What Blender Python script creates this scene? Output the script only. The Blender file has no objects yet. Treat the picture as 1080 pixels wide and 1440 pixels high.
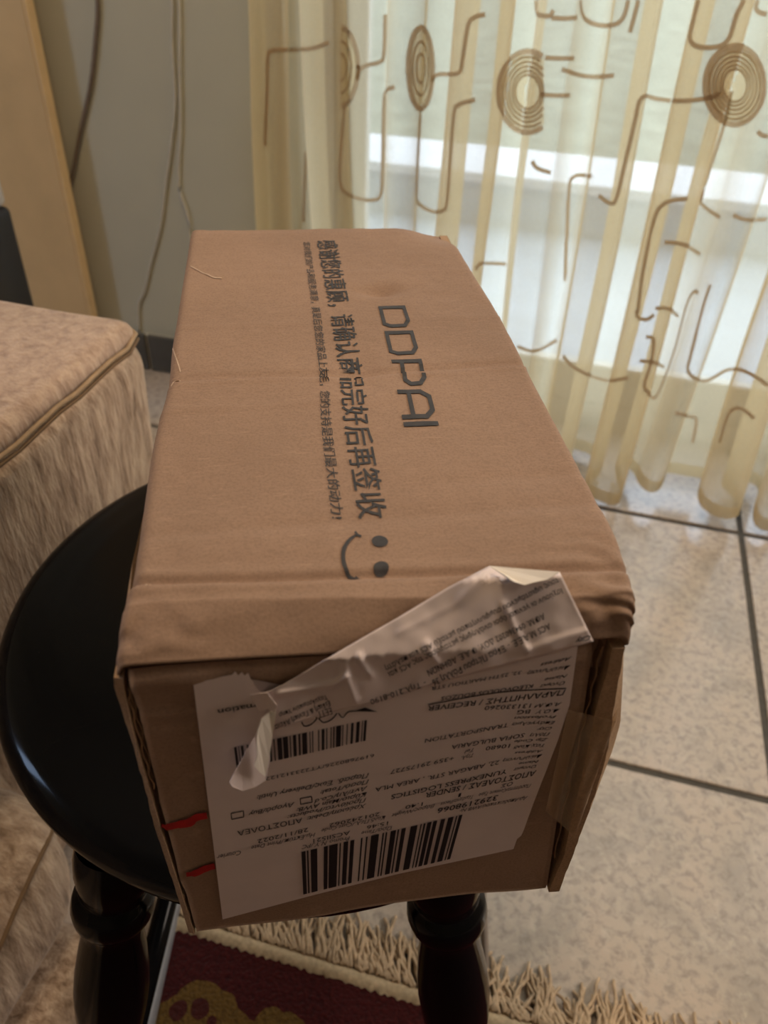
import bpy, bmesh, math, random
import numpy as np
from mathutils import Vector, Matrix, noise
from mathutils.bvhtree import BVHTree

random.seed(7)
S = bpy.context.scene
COL = S.collection

# ------------------------------------------------------------------ camera
CAM = np.array([0.0, 0.0, 0.81])
R = np.array([[0.9645655667396887, 0.261789300619334, 0.03285771661852145],      # camera right
              [0.18802339847656777, -0.5946641643570026, -0.7816787916113047],   # camera down
              [-0.18509583756925732, 0.7601584661837476, -0.6228150907000467]])  # camera forward
F = 1120.0
cd = bpy.data.cameras.new('camera')
cam = bpy.data.objects.new('camera', cd)
COL.objects.link(cam)
cam.matrix_world = Matrix(((R[0][0], -R[1][0], -R[2][0], CAM[0]),
                           (R[0][1], -R[1][1], -R[2][1], CAM[1]),
                           (R[0][2], -R[1][2], -R[2][2], CAM[2]),
                           (0, 0, 0, 1)))
cd.sensor_fit = 'VERTICAL'
cd.sensor_height = 36
cd.lens = F / 1440 * 36
cd.clip_start = 0.02
cd.dof.use_dof = True
cd.dof.focus_distance = 0.355
cd.dof.aperture_fstop = 12.0
S.camera = cam

# ------------------------------------------------------------------ world, lamps, exposure
wd = bpy.data.worlds.new('sky'); S.world = wd; wd.use_nodes = True
bg = wd.node_tree.nodes['Background']
bg.inputs['Color'].default_value = (0.72, 0.84, 1.0, 1)
bg.inputs['Strength'].default_value = 2.7


def area(name, loc, target, sx, sy, power, color):
    l = bpy.data.lights.new(name, 'AREA'); l.shape = 'RECTANGLE'; l.size = sx; l.size_y = sy
    l.energy = power; l.color = color
    o = bpy.data.objects.new(name, l); COL.objects.link(o); o.location = loc
    o.rotation_euler = (Vector(target) - Vector(loc)).to_track_quat('-Z', 'Y').to_euler()
    return o


p = area('sky_portal', (0.55, 1.62, 1.1), (0.55, 0.0, 1.1), 2.0, 2.2, 1.0, (1, 1, 1))
p.data.cycles.is_portal = True
area('right_window_light', (1.95, 1.0, 1.5), (0.0, 0.5, 0.3), 1.0, 1.3, 33, (1.0, 0.87, 0.75))
area('left_window_light', (-2.1, -0.25, 1.25), (-0.2, 0.1, 0.5), 0.28, 0.9, 7.0, (0.50, 0.68, 1.0))
area('overhead_fill_light', (-0.3, 0.50, 2.45), (-0.3, 0.55, 0), 0.5, 0.5, 11, (1.0, 0.74, 0.48))  # unseen warm fill added to brighten the room, no known lamp

S.view_settings.view_transform = 'Standard'
S.view_settings.look = 'None'
S.view_settings.exposure = 0.44
S.view_settings.gamma = 1.0
S.view_settings.use_curve_mapping = False
S.cycles.transparent_max_bounces = 24
S.cycles.max_bounces = 10
S.cycles.transmission_bounces = 10


# ------------------------------------------------------------------ geometry of the view (points on real planes)
def ray(u, v):
    return R.T @ np.array([(u - 540.0) / F, (v - 720.0) / F, 1.0])


def onz(u, v, z):
    d = ray(u, v); return CAM + d * (z - CAM[2]) / d[2]


def ony(u, v, y):
    d = ray(u, v); return CAM + d * (y - CAM[1]) / d[1]


def onx(u, v, x):
    d = ray(u, v); return CAM + d * (x - CAM[0]) / d[0]


# ------------------------------------------------------------------ helpers
def tag(o, label=None, cat=None, group=None, kind=None):
    if label: o['label'] = label
    if cat: o['category'] = cat
    if group: o['group'] = group
    if kind: o['kind'] = kind
    return o


def empty(name, loc, rz=0.0):
    o = bpy.data.objects.new(name, None); COL.objects.link(o)
    o.location = tuple(loc); o.rotation_euler = (0, 0, rz); o.empty_display_size = 0.05
    return o


def origin(o):
    v = Vector((0, 0, 0))
    while o is not None:
        v += Vector(o.location); o = o.parent
    return v


def link(name, me, parent=None, kind=None):
    o = bpy.data.objects.new(name, me); COL.objects.link(o)
    if parent is not None: o.parent = parent
    if kind: o['kind'] = kind
    return o


def mesh(name, verts, faces, mat, parent=None, smooth=False, local=False, kind=None):
    """One mesh object; verts are in the room unless local is set (then they are in the parent's frame)."""
    off = Vector((0, 0, 0)) if (local or parent is None) else origin(parent)
    me = bpy.data.meshes.new(name)
    me.from_pydata([tuple(Vector(tuple(map(float, v))) - off) for v in verts], [], faces)
    if mat: me.materials.append(mat)
    if smooth: me.polygons.foreach_set('use_smooth', [True] * len(me.polygons))
    me.update()
    return link(name, me, parent, kind)


def box_vf(a, b):
    x0, y0, z0 = a; x1, y1, z1 = b
    v = [(x0, y0, z0), (x1, y0, z0), (x1, y1, z0), (x0, y1, z0), (x0, y0, z1), (x1, y0, z1), (x1, y1, z1), (x0, y1, z1)]
    f = [(0, 3, 2, 1), (4, 5, 6, 7), (0, 1, 5, 4), (1, 2, 6, 5), (2, 3, 7, 6), (3, 0, 4, 7)]
    return v, f


def boxes(name, lst, mat, parent=None, bevel=0.0, seg=2, kind=None, smooth=False):
    V = []; Fc = []
    for a, b in lst:
        v, f = box_vf(a, b); n = len(V); V += v; Fc += [tuple(i + n for i in q) for q in f]
    o = mesh(name, V, Fc, mat, parent, kind=kind)
    if bevel:
        bm = bmesh.new(); bm.from_mesh(o.data)
        bmesh.ops.bevel(bm, geom=list(bm.edges), offset=bevel, segments=seg, profile=0.5, affect='EDGES')
        if smooth:
            for fc in bm.faces: fc.smooth = True
        bm.to_mesh(o.data); bm.free()
    return o


def tube_vf(pts, rad, n=8, caps=True):
    pts = [Vector(tuple(map(float, q))) for q in pts]
    V = []; Fc = []
    up = Vector((0, 0, 1))
    for i, q in enumerate(pts):
        t = (pts[min(i + 1, len(pts) - 1)] - pts[max(i - 1, 0)])
        if t.length < 1e-9: t = Vector((0, 0, 1))
        t.normalize()
        a = t.cross(up)
        if a.length < 1e-3: a = t.cross(Vector((0, 1, 0)))
        a.normalize(); b = t.cross(a)
        r = rad[i] if hasattr(rad, '__len__') else rad
        for k in range(n):
            th = 2 * math.pi * k / n
            V.append(q + (a * math.cos(th) + b * math.sin(th)) * r)
    for i in range(len(pts) - 1):
        for k in range(n):
            Fc.append((i * n + k, i * n + (k + 1) % n, (i + 1) * n + (k + 1) % n, (i + 1) * n + k))
    if caps:
        Fc.append(tuple(range(n - 1, -1, -1))); Fc.append(tuple(range((len(pts) - 1) * n, len(pts) * n)))
    return V, Fc


def catmull(pts, per=6):
    P = [np.array(q, float) for q in pts]
    if len(P) < 3: return P
    P = [2 * P[0] - P[1]] + P + [2 * P[-1] - P[-2]]
    out = []
    for i in range(1, len(P) - 2):
        a, b, c, d = P[i - 1:i + 3]
        for k in range(per):
            t = k / per
            out.append(0.5 * (2 * b + (c - a) * t + (2 * a - 5 * b + 4 * c - d) * t * t + (3 * b - a - 3 * c + d) * t ** 3))
    out.append(P[-2])
    return out


def grid_faces(nu, nv, flip=False):
    f = []
    for i in range(nu - 1):
        for j in range(nv - 1):
            q = (i * nv + j, (i + 1) * nv + j, (i + 1) * nv + j + 1, i * nv + j + 1)
            f.append(q[::-1] if flip else q)
    return f


def lathe_vf(a, axis, prof, n=32):
    """prof: (distance along axis, radius)"""
    a = Vector(tuple(map(float, a))); ax = Vector(tuple(map(float, axis))).normalized()
    e1 = ax.cross(Vector((0, 1, 0))).normalized(); e2 = ax.cross(e1)
    V = []; Fc = []
    for d, r in prof:
        for k in range(n):
            th = 2 * math.pi * k / n
            V.append(a + ax * d + (e1 * math.cos(th) + e2 * math.sin(th)) * max(r, 1e-4))
    for i in range(len(prof) - 1):
        for k in range(n):
            Fc.append((i * n + k, (i + 1) * n + k, (i + 1) * n + (k + 1) % n, i * n + (k + 1) % n))
    return V, Fc


# ------------------------------------------------------------------ materials
class NT:
    def __init__(s, name):
        s.m = bpy.data.materials.new(name); s.m.use_nodes = True
        s.t = s.m.node_tree; s.t.nodes.clear()
        s.out = s.n('ShaderNodeOutputMaterial')

    def n(s, typ, **kw):
        x = s.t.nodes.new(typ)
        for k, v in kw.items(): setattr(x, k, v)
        return x

    def l(s, a, b): s.t.links.new(a, b)

    def coord(s, scale=(1, 1, 1), rot=(0, 0, 0)):
        tc = s.n('ShaderNodeTexCoord'); mp = s.n('ShaderNodeMapping')
        mp.inputs['Scale'].default_value = scale; mp.inputs['Rotation'].default_value = rot
        s.l(tc.outputs['Object'], mp.inputs['Vector']); return mp.outputs['Vector']

    def noise(s, vec, scale, detail=3, rough=0.55, dist=0.0):
        x = s.n('ShaderNodeTexNoise'); x.inputs['Scale'].default_value = scale
        x.inputs['Detail'].default_value = detail; x.inputs['Roughness'].default_value = rough
        x.inputs['Distortion'].default_value = dist
        s.l(vec, x.inputs['Vector']); return x.outputs['Fac']

    def ramp(s, fac, stops):
        x = s.n('ShaderNodeValToRGB'); e = x.color_ramp.elements
        while len(e) < len(stops): e.new(0.5)
        for el, (p, c) in zip(e, stops):
            el.position = p; el.color = (*c, 1) if len(c) == 3 else c
        s.l(fac, x.inputs['Fac']); return x.outputs['Color']

    def mix(s, fac, a, b, mode='MIX'):
        x = s.n('ShaderNodeMix', data_type='RGBA', blend_type=mode)
        for sock, v in ((x.inputs[0], fac), (x.inputs[6], a), (x.inputs[7], b)):
            if isinstance(v, (int, float)): sock.default_value = v
            elif isinstance(v, tuple): sock.default_value = (*v, 1)
            else: s.l(v, sock)
        return x.outputs[2]

    def math(s, op, a, b=0.0, c=None):
        x = s.n('ShaderNodeMath', operation=op)
        for sock, v in zip(x.inputs, (a, b, c)):
            if v is None: continue
            if isinstance(v, (int, float)): sock.default_value = v
            else: s.l(v, sock)
        return x.outputs[0]

    def bump(s, h, strength=0.3, dist=0.001):
        x = s.n('ShaderNodeBump'); x.inputs['Strength'].default_value = strength
        x.inputs['Distance'].default_value = dist; s.l(h, x.inputs['Height']); return x.outputs['Normal']

    def bsdf(s, color, rough=0.6, normal=None, metal=0.0, spec=0.5, coat=0.0, sheen=0.0):
        b = s.n('ShaderNodeBsdfPrincipled')
        for k, v in (('Base Color', color), ('Roughness', rough), ('Metallic', metal), ('Specular IOR Level', spec),
                     ('Coat Weight', coat), ('Sheen Weight', sheen)):
            sock = b.inputs[k]
            if isinstance(v, tuple): sock.default_value = (*v, 1)
            elif isinstance(v, (int, float)): sock.default_value = v
            else: s.l(v, sock)
        if normal is not None: s.l(normal, b.inputs['Normal'])
        s.l(b.outputs[0], s.out.inputs['Surface']); return b


def srgb(r, g, b):
    f = lambda c: (c / 255 / 12.92) if c / 255 <= 0.04045 else ((c / 255 + 0.055) / 1.055) ** 2.4
    return (f(r), f(g), f(b))


def simple(name, col, rough=0.6, var=0.12, scale=40, bump=0.0, **kw):
    t = NT(name); v = t.coord(); nz = t.noise(v, scale)
    lo = tuple(c * (1 - var) for c in col); hi = tuple(min(1, c * (1 + var)) for c in col)
    c = t.ramp(nz, [(0.3, lo), (0.7, hi)])
    t.bsdf(c, rough, t.bump(nz, bump) if bump else None, **kw)
    return t.m


def cardboard(name, base, fibre=1.0):
    t = NT(name); v = t.coord()
    big = t.noise(v, 9, 4); fine = t.noise(v, 900, 2, 0.7); strk = t.noise(t.coord((160, 900, 160)), 1.0, 3)
    c = t.ramp(big, [(0.3, tuple(x * 0.88 for x in base)), (0.7, tuple(min(1, x * 1.10) for x in base))])
    c = t.mix(t.math('MULTIPLY', t.ramp(fine, [(0.35, (1, 1, 1)), (0.55, (0, 0, 0))]), 0.30 * fibre), c, tuple(x * 0.45 for x in base))
    c = t.mix(t.math('MULTIPLY', t.ramp(strk, [(0.58, (0, 0, 0)), (0.75, (1, 1, 1))]), 0.28 * fibre), c, tuple(min(1, x * 1.6) for x in base))
    w = t.n('ShaderNodeTexWave', wave_type='BANDS', bands_direction='Y'); w.inputs['Scale'].default_value = 42
    w.inputs['Distortion'].default_value = 1.5; w.inputs['Detail'].default_value = 1
    t.l(v, w.inputs['Vector'])
    h = t.math('ADD', t.math('MULTIPLY', fine, 0.5), t.math('MULTIPLY', w.outputs['Fac'], 0.12))
    t.bsdf(c, 0.78, t.bump(h, 0.30, 0.0006), spec=0.25)
    return t.m


CARD = (0.340, 0.220, 0.152)
M = {}
M['card'] = cardboard('kraft_cardboard', CARD)
M['card_edge'] = cardboard('cut_cardboard_edge', (0.42, 0.27, 0.16), 1.4)
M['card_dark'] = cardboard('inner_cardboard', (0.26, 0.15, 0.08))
M['ink'] = simple('black_print_ink', (0.035, 0.032, 0.034), 0.7, 0.25, 300)
M['label_ink'] = simple('label_print_ink', (0.012, 0.010, 0.012), 0.6, 0.2, 300)
M['label_grey'] = simple('faint_label_ink', (0.07, 0.055, 0.055), 0.6, 0.2, 300)
M['red_ink'] = simple('red_marker_ink', (0.42, 0.012, 0.010), 0.5, 0.25, 200)


def paper(name, col):
    t = NT(name); v = t.coord(); a = t.noise(v, 60, 3); b = t.noise(v, 1500, 2)
    c = t.ramp(a, [(0.3, tuple(x * 0.94 for x in col)), (0.7, col)])
    t.bsdf(c, 0.55, t.bump(t.math('ADD', a, t.math('MULTIPLY', b, 0.3)), 0.12, 0.0006), spec=0.3)
    return t.m


M['paper'] = paper('label_paper', (0.76, 0.645, 0.62))
M['paper_back'] = paper('torn_paper_back', (0.84, 0.77, 0.68))


def film():
    t = NT('clear_packing_tape'); v = t.coord(); nz = t.noise(v, 90, 3)
    tr = t.n('ShaderNodeBsdfTransparent'); tr.inputs[0].default_value = (0.93, 0.88, 0.78, 1)
    b = t.n('ShaderNodeBsdfPrincipled'); b.inputs['Base Color'].default_value = (0.66, 0.49, 0.33, 1)
    b.inputs['Roughness'].default_value = 0.22
    t.l(t.bump(nz, 0.5, 0.002), b.inputs['Normal'])
    mx = t.n('ShaderNodeMixShader'); mx.inputs[0].default_value = 0.32
    t.l(tr.outputs[0], mx.inputs[1]); t.l(b.outputs[0], mx.inputs[2]); t.l(mx.outputs[0], t.out.inputs['Surface'])
    return t.m


M['tape'] = film()


def tile_mat():
    t = NT('speckled_stone_tile'); v = t.coord()
    a = t.noise(v, 9, 5, 0.6, 0.6); b = t.noise(v, 100, 5, 0.66, 0.4); d = t.noise(v, 60, 4, 0.62, 0.5)
    c = t.ramp(a, [(0.28, srgb(160, 151, 142)), (0.5, srgb(188, 175, 163)), (0.72, srgb(196, 179, 165))])
    c = t.mix(t.ramp(b, [(0.34, (0.65, 0.65, 0.65)), (0.53, (0, 0, 0))]), c, srgb(128, 121, 115))
    c = t.mix(t.ramp(d, [(0.56, (0, 0, 0)), (0.72, (0.55, 0.55, 0.55))]), c, srgb(208, 197, 185))
    t.bsdf(c, t.ramp(b, [(0.3, (0.24, 0.24, 0.24)), (0.7, (0.17, 0.17, 0.17))]), t.bump(b, 0.04, 0.001), spec=0.85)
    return t.m


M['tile'] = tile_mat()
M['grout'] = simple('dark_grout', (0.075, 0.068, 0.058), 0.85, 0.2, 80)
M['skirting'] = simple('dark_skirting_tile', (0.085, 0.080, 0.066), 0.4, 0.15, 20)
M['wall'] = simple('grey_green_wall_paint', (0.56, 0.545, 0.435), 0.75, 0.03, 6, 0.03)
M['ceiling'] = simple('white_ceiling_paint', (0.7, 0.68, 0.62), 0.8, 0.02, 6)
M['wood'] = simple('pale_wood_veneer', (0.74, 0.53, 0.28), 0.5, 0.06, 14)
M['wood_edge'] = simple('pale_wood_edge', (0.78, 0.57, 0.31), 0.5, 0.06, 30)
M['black_plastic'] = simple('black_satin_plastic', (0.010, 0.010, 0.013), 0.35, 0.2, 30)
M['silver'] = simple('pale_grey_plastic', (0.48, 0.46, 0.44), 0.4, 0.06, 30)
M['frame'] = simple('white_door_frame', (0.60, 0.58, 0.54), 0.4, 0.03, 12)
M['cord_brown'] = simple('brown_cord', (0.20, 0.15, 0.115), 0.6, 0.1, 60)
M['cord_white'] = simple('off_white_cord', (0.62, 0.59, 0.51), 0.5, 0.06, 60)
M['steel'] = simple('brushed_grey_metal', (0.30, 0.31, 0.34), 0.38, 0.1, 60, metal=0.4)
M['balcony'] = simple('pale_balcony_tile', (0.42, 0.46, 0.52), 0.35, 0.08, 14)
M['marble'] = simple('white_marble_coping', (0.62, 0.62, 0.66), 0.5, 0.05, 14)
M['garden'] = simple('grey_green_ground', (0.16, 0.17, 0.13), 0.9, 0.3, 6)


def lacquer():
    t = NT('glossy_black_lacquer'); v = t.coord(); a = t.noise(v, 14, 3); sp = t.noise(v, 420, 1)
    c = t.ramp(sp, [(0.80, (0.0042, 0.0042, 0.0048)), (0.86, (0.05, 0.05, 0.05))])
    t.bsdf(c, t.ramp(a, [(0.3, (0.10, 0.10, 0.10)), (0.7, (0.20, 0.20, 0.20))]), t.bump(a, 0.03, 0.002), spec=0.13)
    return t.m


M['lacquer'] = lacquer()


def plush(name, rot, soft=0.0):
    t = NT(name); v = t.coord((100, 100, 20), rot)
    a = t.noise(v, 1.0, 4, 0.65, 0.35); b = t.noise(t.coord(), 7, 3); d = t.noise(t.coord((380, 380, 90), rot), 1.0, 2)
    c = t.ramp(a, [(0.30, srgb(118, 94, 74)), (0.48, srgb(176, 150, 128)), (0.68, srgb(214, 190, 166))])
    if soft: c = t.mix(soft, c, srgb(186, 160, 144))
    c = t.mix(t.math('MULTIPLY', t.ramp(b, [(0.35, (1, 1, 1)), (0.6, (0, 0, 0))]), 0.35), c, srgb(140, 116, 88))
    h = t.math('ADD', a, t.math('MULTIPLY', d, 0.6))
    t.bsdf(c, 0.85, t.bump(h, 0.55, 0.004), spec=0.15, sheen=0.25)
    return t.m


M['plush_side'] = plush('beige_plush_upholstery', (0, 0, 0))
M['plush_top'] = plush('pink_lit_plush_top', (0, math.radians(80), 0.5), 0.5)  # smoother nap, with the pinkish light on the top put into its colour
M['piping'] = simple('beige_piping', srgb(160, 134, 104), 0.8, 0.12, 120, 0.3)
M['seam'] = simple('brown_seam', srgb(110, 86, 60), 0.85, 0.12, 120)


def curtain_mat(name, transp, dark=1.0, grey=0.0):
    t = NT(name); v = t.coord((420, 420, 420)); weave = t.noise(v, 1.0, 2)
    col = (0.82 * dark, 0.69 * dark, 0.455 * dark)
    c = t.ramp(weave, [(0.3, tuple(x * 0.93 for x in col)), (0.7, col)])
    tl = t.n('ShaderNodeBsdfTranslucent'); t.l(c, tl.inputs['Color'])
    df = t.n('ShaderNodeBsdfDiffuse'); t.l(c, df.inputs['Color'])
    tr = t.n('ShaderNodeBsdfTransparent'); tr.inputs[0].default_value = (1.0, 0.97, 0.92, 1)
    m1 = t.n('ShaderNodeMixShader'); m1.inputs[0].default_value = 0.30
    t.l(tl.outputs[0], m1.inputs[1]); t.l(df.outputs[0], m1.inputs[2])
    lw = t.n('ShaderNodeLayerWeight'); lw.inputs['Blend'].default_value = 0.35
    fac = t.math('MULTIPLY', t.math('SUBTRACT', 1.0, lw.outputs['Facing']), transp)
    m2 = t.n('ShaderNodeMixShader'); t.l(fac, m2.inputs[0])
    t.l(m1.outputs[0], m2.inputs[1]); t.l(tr.outputs[0], m2.inputs[2]); t.l(m2.outputs[0], t.out.inputs['Surface'])
    return t.m


M['sheer'] = curtain_mat('sheer_cream_fabric', 0.50)
M['hem'] = curtain_mat('doubled_hem_fabric', 0.25, 0.92)


def cord_mat(name, col, tr=0.35):
    t = NT(name)
    tl = t.n('ShaderNodeBsdfTranslucent'); tl.inputs[0].default_value = (*col, 1)
    df = t.n('ShaderNodeBsdfDiffuse'); t.l(t.ramp(t.noise(t.coord(), 500), [(0.3, tuple(x * .8 for x in col)), (0.7, col)]), df.inputs[0])
    m = t.n('ShaderNodeMixShader'); m.inputs[0].default_value = 1 - tr
    t.l(tl.outputs[0], m.inputs[1]); t.l(df.outputs[0], m.inputs[2]); t.l(m.outputs[0], t.out.inputs['Surface'])
    return t.m


M['embroidery'] = cord_mat('brown_embroidery', (0.52, 0.39, 0.26), 0.65)
M['embroidery_disc'] = curtain_mat('brown_embroidered_disc', 0.30, 0.90)


def glass():
    t = NT('door_glass'); tr = t.n('ShaderNodeBsdfTransparent'); tr.inputs[0].default_value = (0.93, 0.97, 0.97, 1)
    g = t.n('ShaderNodeBsdfGlossy'); g.inputs['Roughness'].default_value = 0.03
    m = t.n('ShaderNodeMixShader'); m.inputs[0].default_value = 0.06
    t.l(tr.outputs[0], m.inputs[1]); t.l(g.outputs[0], m.inputs[2]); t.l(m.outputs[0], t.out.inputs['Surface'])
    return t.m


M['glass'] = glass()

# ------------------------------------------------------------------ the room
YW = 1.308                      # inner face of the back wall
DX0, DX1, DZ = -0.507, 1.55, 2.15  # opening of the balcony door
XL, XR, YF, ZC = -2.2, 2.05, -2.2, 2.6
PITCH, GX, GY = 0.498, 0.3252, 1.109

fl = boxes('floor', [((XL, YF, -0.06), (XR, YW + 0.25, -0.003))], M['grout'], kind='structure')
gr = 0.0045
tile_cache = {}


def tile_mesh(w, d):
    key = (round(w, 3), round(d, 3))
    if key not in tile_cache:
        v, f = box_vf((0, 0, -0.02), (w, d, 0.0))
        me = bpy.data.meshes.new('tile'); me.from_pydata(v, [], f)
        bm = bmesh.new(); bm.from_mesh(me)
        ed = [e for e in bm.edges if all(abs(q.co.z) < 1e-6 for q in e.verts)]
        bmesh.ops.bevel(bm, geom=ed, offset=0.002, segments=2, profile=0.5, affect='EDGES')
        bm.to_mesh(me); bm.free(); me.materials.append(M['tile']); tile_cache[key] = me
    return tile_cache[key]


i = -6
while True:
    x0 = GX + i * PITCH
    if x0 > XR - 0.05: break
    j = -7
    while True:
        y0 = GY + j * PITCH
        if y0 > YW - 0.02: break
        xa, xb = max(x0 + gr, XL), min(x0 + PITCH - gr, XR); ya, yb = max(y0 + gr, YF), min(y0 + PITCH - gr, YW + 0.13)
        if xb - xa > 0.03 and yb - ya > 0.03:
            o = link('tile', tile_mesh(xb - xa, yb - ya), fl); o.location = (xa, ya, random.uniform(-0.0004, 0.0004))
        j += 1
    i += 1

boxes('wall_back', [((XL - 0.1, YW, 0), (DX0, YW + 0.2, ZC)), ((DX0, YW, DZ), (DX1, YW + 0.2, ZC)), ((DX1, YW, 0), (XR + 0.1, YW + 0.2, ZC))], M['wall'], kind='structure')
boxes('wall_left', [((XL - 0.1, YF - 0.1, 0), (XL, YW, ZC))], M['wall'], kind='structure')
M['wall_dim'] = simple('dark_low_bounce_wall', (0.30, 0.235, 0.165), 0.75, 0.03, 6)  # dark colour put on two unseen walls to weaken bounced light
boxes('wall_right', [((XR, YF - 0.1, 0), (XR + 0.1, YW, ZC))], M['wall_dim'], kind='structure')
boxes('wall_front', [((XL, YF - 0.1, 0), (XR, YF, ZC))], M['wall_dim'], kind='structure')
boxes('ceiling', [((XL - 0.1, YF - 0.1, ZC), (XR + 0.1, YW + 0.2, ZC + 0.1))], M['ceiling'], kind='structure')

# skirting of cut dark tiles, pale joint between them
bb = boxes('baseboard_back', [((XL, YW - 0.006, 0), (DX0, YW, 0.077))], M['cord_white'], kind='structure')
xj = float(ony(208, 490, YW - 0.01)[0])
cuts = [xj + k * 0.33 for k in range(-5, 3)]
for a, b in zip(cuts[:-1], cuts[1:]):
    a = max(a, XL); b = min(b, DX0)
    if b - a > 0.02:
        boxes('skirting_tile', [((a + 0.003, YW - 0.013, 0.001), (b - 0.003, YW - 0.004, 0.079))], M['skirting'], bb, 0.0015, 1)

# balcony door behind the curtain
dr = boxes('door_1', [((DX0, YW + 0.05, 0), (DX0 + 0.06, YW + 0.12, DZ)), ((DX1 - 0.06, YW + 0.05, 0), (DX1, YW + 0.12, DZ)),
                      ((DX0 + 0.06, YW + 0.05, DZ - 0.06), (DX1 - 0.06, YW + 0.12, DZ)), ((DX0 + 0.06, YW + 0.05, 0), (DX1 - 0.06, YW + 0.12, 0.045))], M['frame'], kind='structure')
xm = 0.58
for x0, x1, dy in ((DX0 + 0.062, xm, 0.0), (xm - 0.05, DX1 - 0.062, 0.028)):
    boxes('door_leaf', [((x0, YW + 0.060 + dy, 0.047), (x0 + 0.055, YW + 0.085 + dy, DZ - 0.062)), ((x1 - 0.055, YW + 0.060 + dy, 0.047), (x1, YW + 0.085 + dy, DZ - 0.062)),
                        ((x0 + 0.055, YW + 0.060 + dy, 0.047), (x1 - 0.055, YW + 0.085 + dy, 0.125)), ((x0 + 0.055, YW + 0.060 + dy, DZ - 0.13), (x1 - 0.055, YW + 0.085 + dy, DZ - 0.062))], M['frame'], dr, 0.003, 1)
    mesh('glass_pane', [(x0 + 0.055, YW + 0.072 + dy, 0.125), (x1 - 0.055, YW + 0.072 + dy, 0.125), (x1 - 0.055, YW + 0.072 + dy, DZ - 0.13), (x0 + 0.055, YW + 0.072 + dy, DZ - 0.13)], [(0, 1, 2, 3)], M['glass'], dr)

# outside
boxes('balcony_floor', [((-2.5, YW + 0.2, -0.08), (3.5, 2.46, -0.012))], M['balcony'], kind='structure')
boxes('balcony_kerb', [((-2.5, 2.46, -0.08), (3.5, 2.72, 0.115))], M['balcony'], kind='structure')
boxes('balcony_coping', [((-2.5, 2.43, 0.115), (3.5, 2.75, 0.145))], M['marble'], kind='structure', bevel=0.006)
boxes('ground_outside', [((-8, 2.75, -0.3), (9, 14, -0.2))], M['garden'], kind='structure')

# ------------------------------------------------------------------ cardboard box
W, L, H = 0.16, 0.16 * 2.098, 0.16 * 1.15
K = W / 0.19
O = np.array([-0.1266 * K, 0.1553 * K, 0.0]); ZS = 0.81 - 0.16 * (1.069 + 1.15); O[2] = ZS
YAW = math.radians(22.68)
BX = np.array([math.cos(YAW), math.sin(YAW), 0]); BY = np.array([-math.sin(YAW), math.cos(YAW), 0])
CL = np.array([(CAM - O) @ BX, (CAM - O) @ BY, CAM[2] - O[2]])      # the eye in the box's own frame


def bray(u, v):
    d = ray(u, v); return np.array([d @ BX, d @ BY, d[2]])


def bhit(u, v, axis, val):
    d = bray(u, v); return CL + d * (val - CL[axis]) / d[axis]


def lerp(a, b, t): return a + (b - a) * t


def sm(a, b, x):
    t = min(1, max(0, (x - a) / (b - a))); return t * t * (3 - 2 * t)


def gauss(x, s): return math.exp(-0.5 * (x / s) ** 2)


def nz3(x, y, z, s): return noise.noise(Vector((x * s, y * s, z * s)))


def c_of(x): return lerp(0.0140, 0.0040, sm(0, W, x))          # where the bevel starts
def d_of(x): return lerp(0.0105, 0.0150, sm(0, W, x))          # how far the bevel drops


yR1 = lambda x: lerp(0.0240, 0.0160, x / W)                      # groove behind the front ridge
yMid = lambda x: lerp(0.1450, 0.1485, x / W) + 0.0012 * math.sin(x * 55)
yMid2 = lambda x: lerp(0.1235, 0.128, x / W)
DENT = bhit(525, 408, 2, H)


def relief(x, y):
    z = 0.0
    z -= 0.0022 * gauss(y - yR1(x), 0.0014)                       # groove
    z += 0.0009 * gauss(y - yR1(x) + 0.0040, 0.0016) * (0.6 + 0.4 * math.sin(x * 60)) - 0.0006 * gauss(y - yR1(x) - 0.006, 0.004)              # ridge in front of it
    m = y - yMid(x)
    z += 0.0011 * gauss(m, 0.0009) - 0.0015 * gauss(m - 0.0028, 0.0016)
    z += 0.0007 * gauss(y - yMid2(x), 0.0010) * (1 - sm(0.05, 0.11, x))
    z -= 0.0006 * gauss(y - 0.045 - 0.03 * x, 0.0025); z += 0.0005 * gauss(y - 0.20 - 0.01 * x, 0.001) + 0.0003 * gauss(y - 0.262, 0.001) - 0.0005 * gauss(y - 0.060 - 0.05 * x, 0.002) * sm(0.07, 0.12, x)
    dx, dy = x - DENT[0] - 0.004, y - DENT[1]
    q = dy - 0.10 * dx
    z -= 0.0042 * gauss(dx, 0.0075) * gauss(q, 0.0042) * (1 if q < 0.004 else 0.8)
    z -= 0.0016 * gauss(x - 0.082, 0.006) * gauss(y - 0.152, 0.011)       # soft punch marks by the fold
    z += 0.0007 * nz3(x, y, 1.3, 26) + 0.00022 * nz3(x, y, 4.1, 120)
    # corner crumples by the front edge
    cr = sm(0.118, 0.155, x) * gauss(y - 0.010, 0.014) + (1 - sm(0.004, 0.03, x)) * gauss(y - 0.006, 0.012)
    z += 0.0004 * cr * math.sin(y * 700 + x * 60 + 5 * nz3(x, y, 9, 60)) + 0.0013 * cr * nz3(x, y, 2, 130)
    z -= 0.0009 * gauss(y - (L - 0.0055), 0.0011) + 0.0025 * sm(L - 0.0035, L, y)
    # back right corner pressed in
    z -= 0.006 * sm(0.126, 0.160, x) * sm(L - 0.040, L - 0.004, y)
    return z


def round_edges(x):
    r = 0.004
    e = max(0, r - x, x - (W - r)) / r
    return -r * (1 - math.sqrt(max(0, 1 - min(1, e) ** 2)))


def top_z(x, y): return H + relief(x, y) + round_edges(x)


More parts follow.
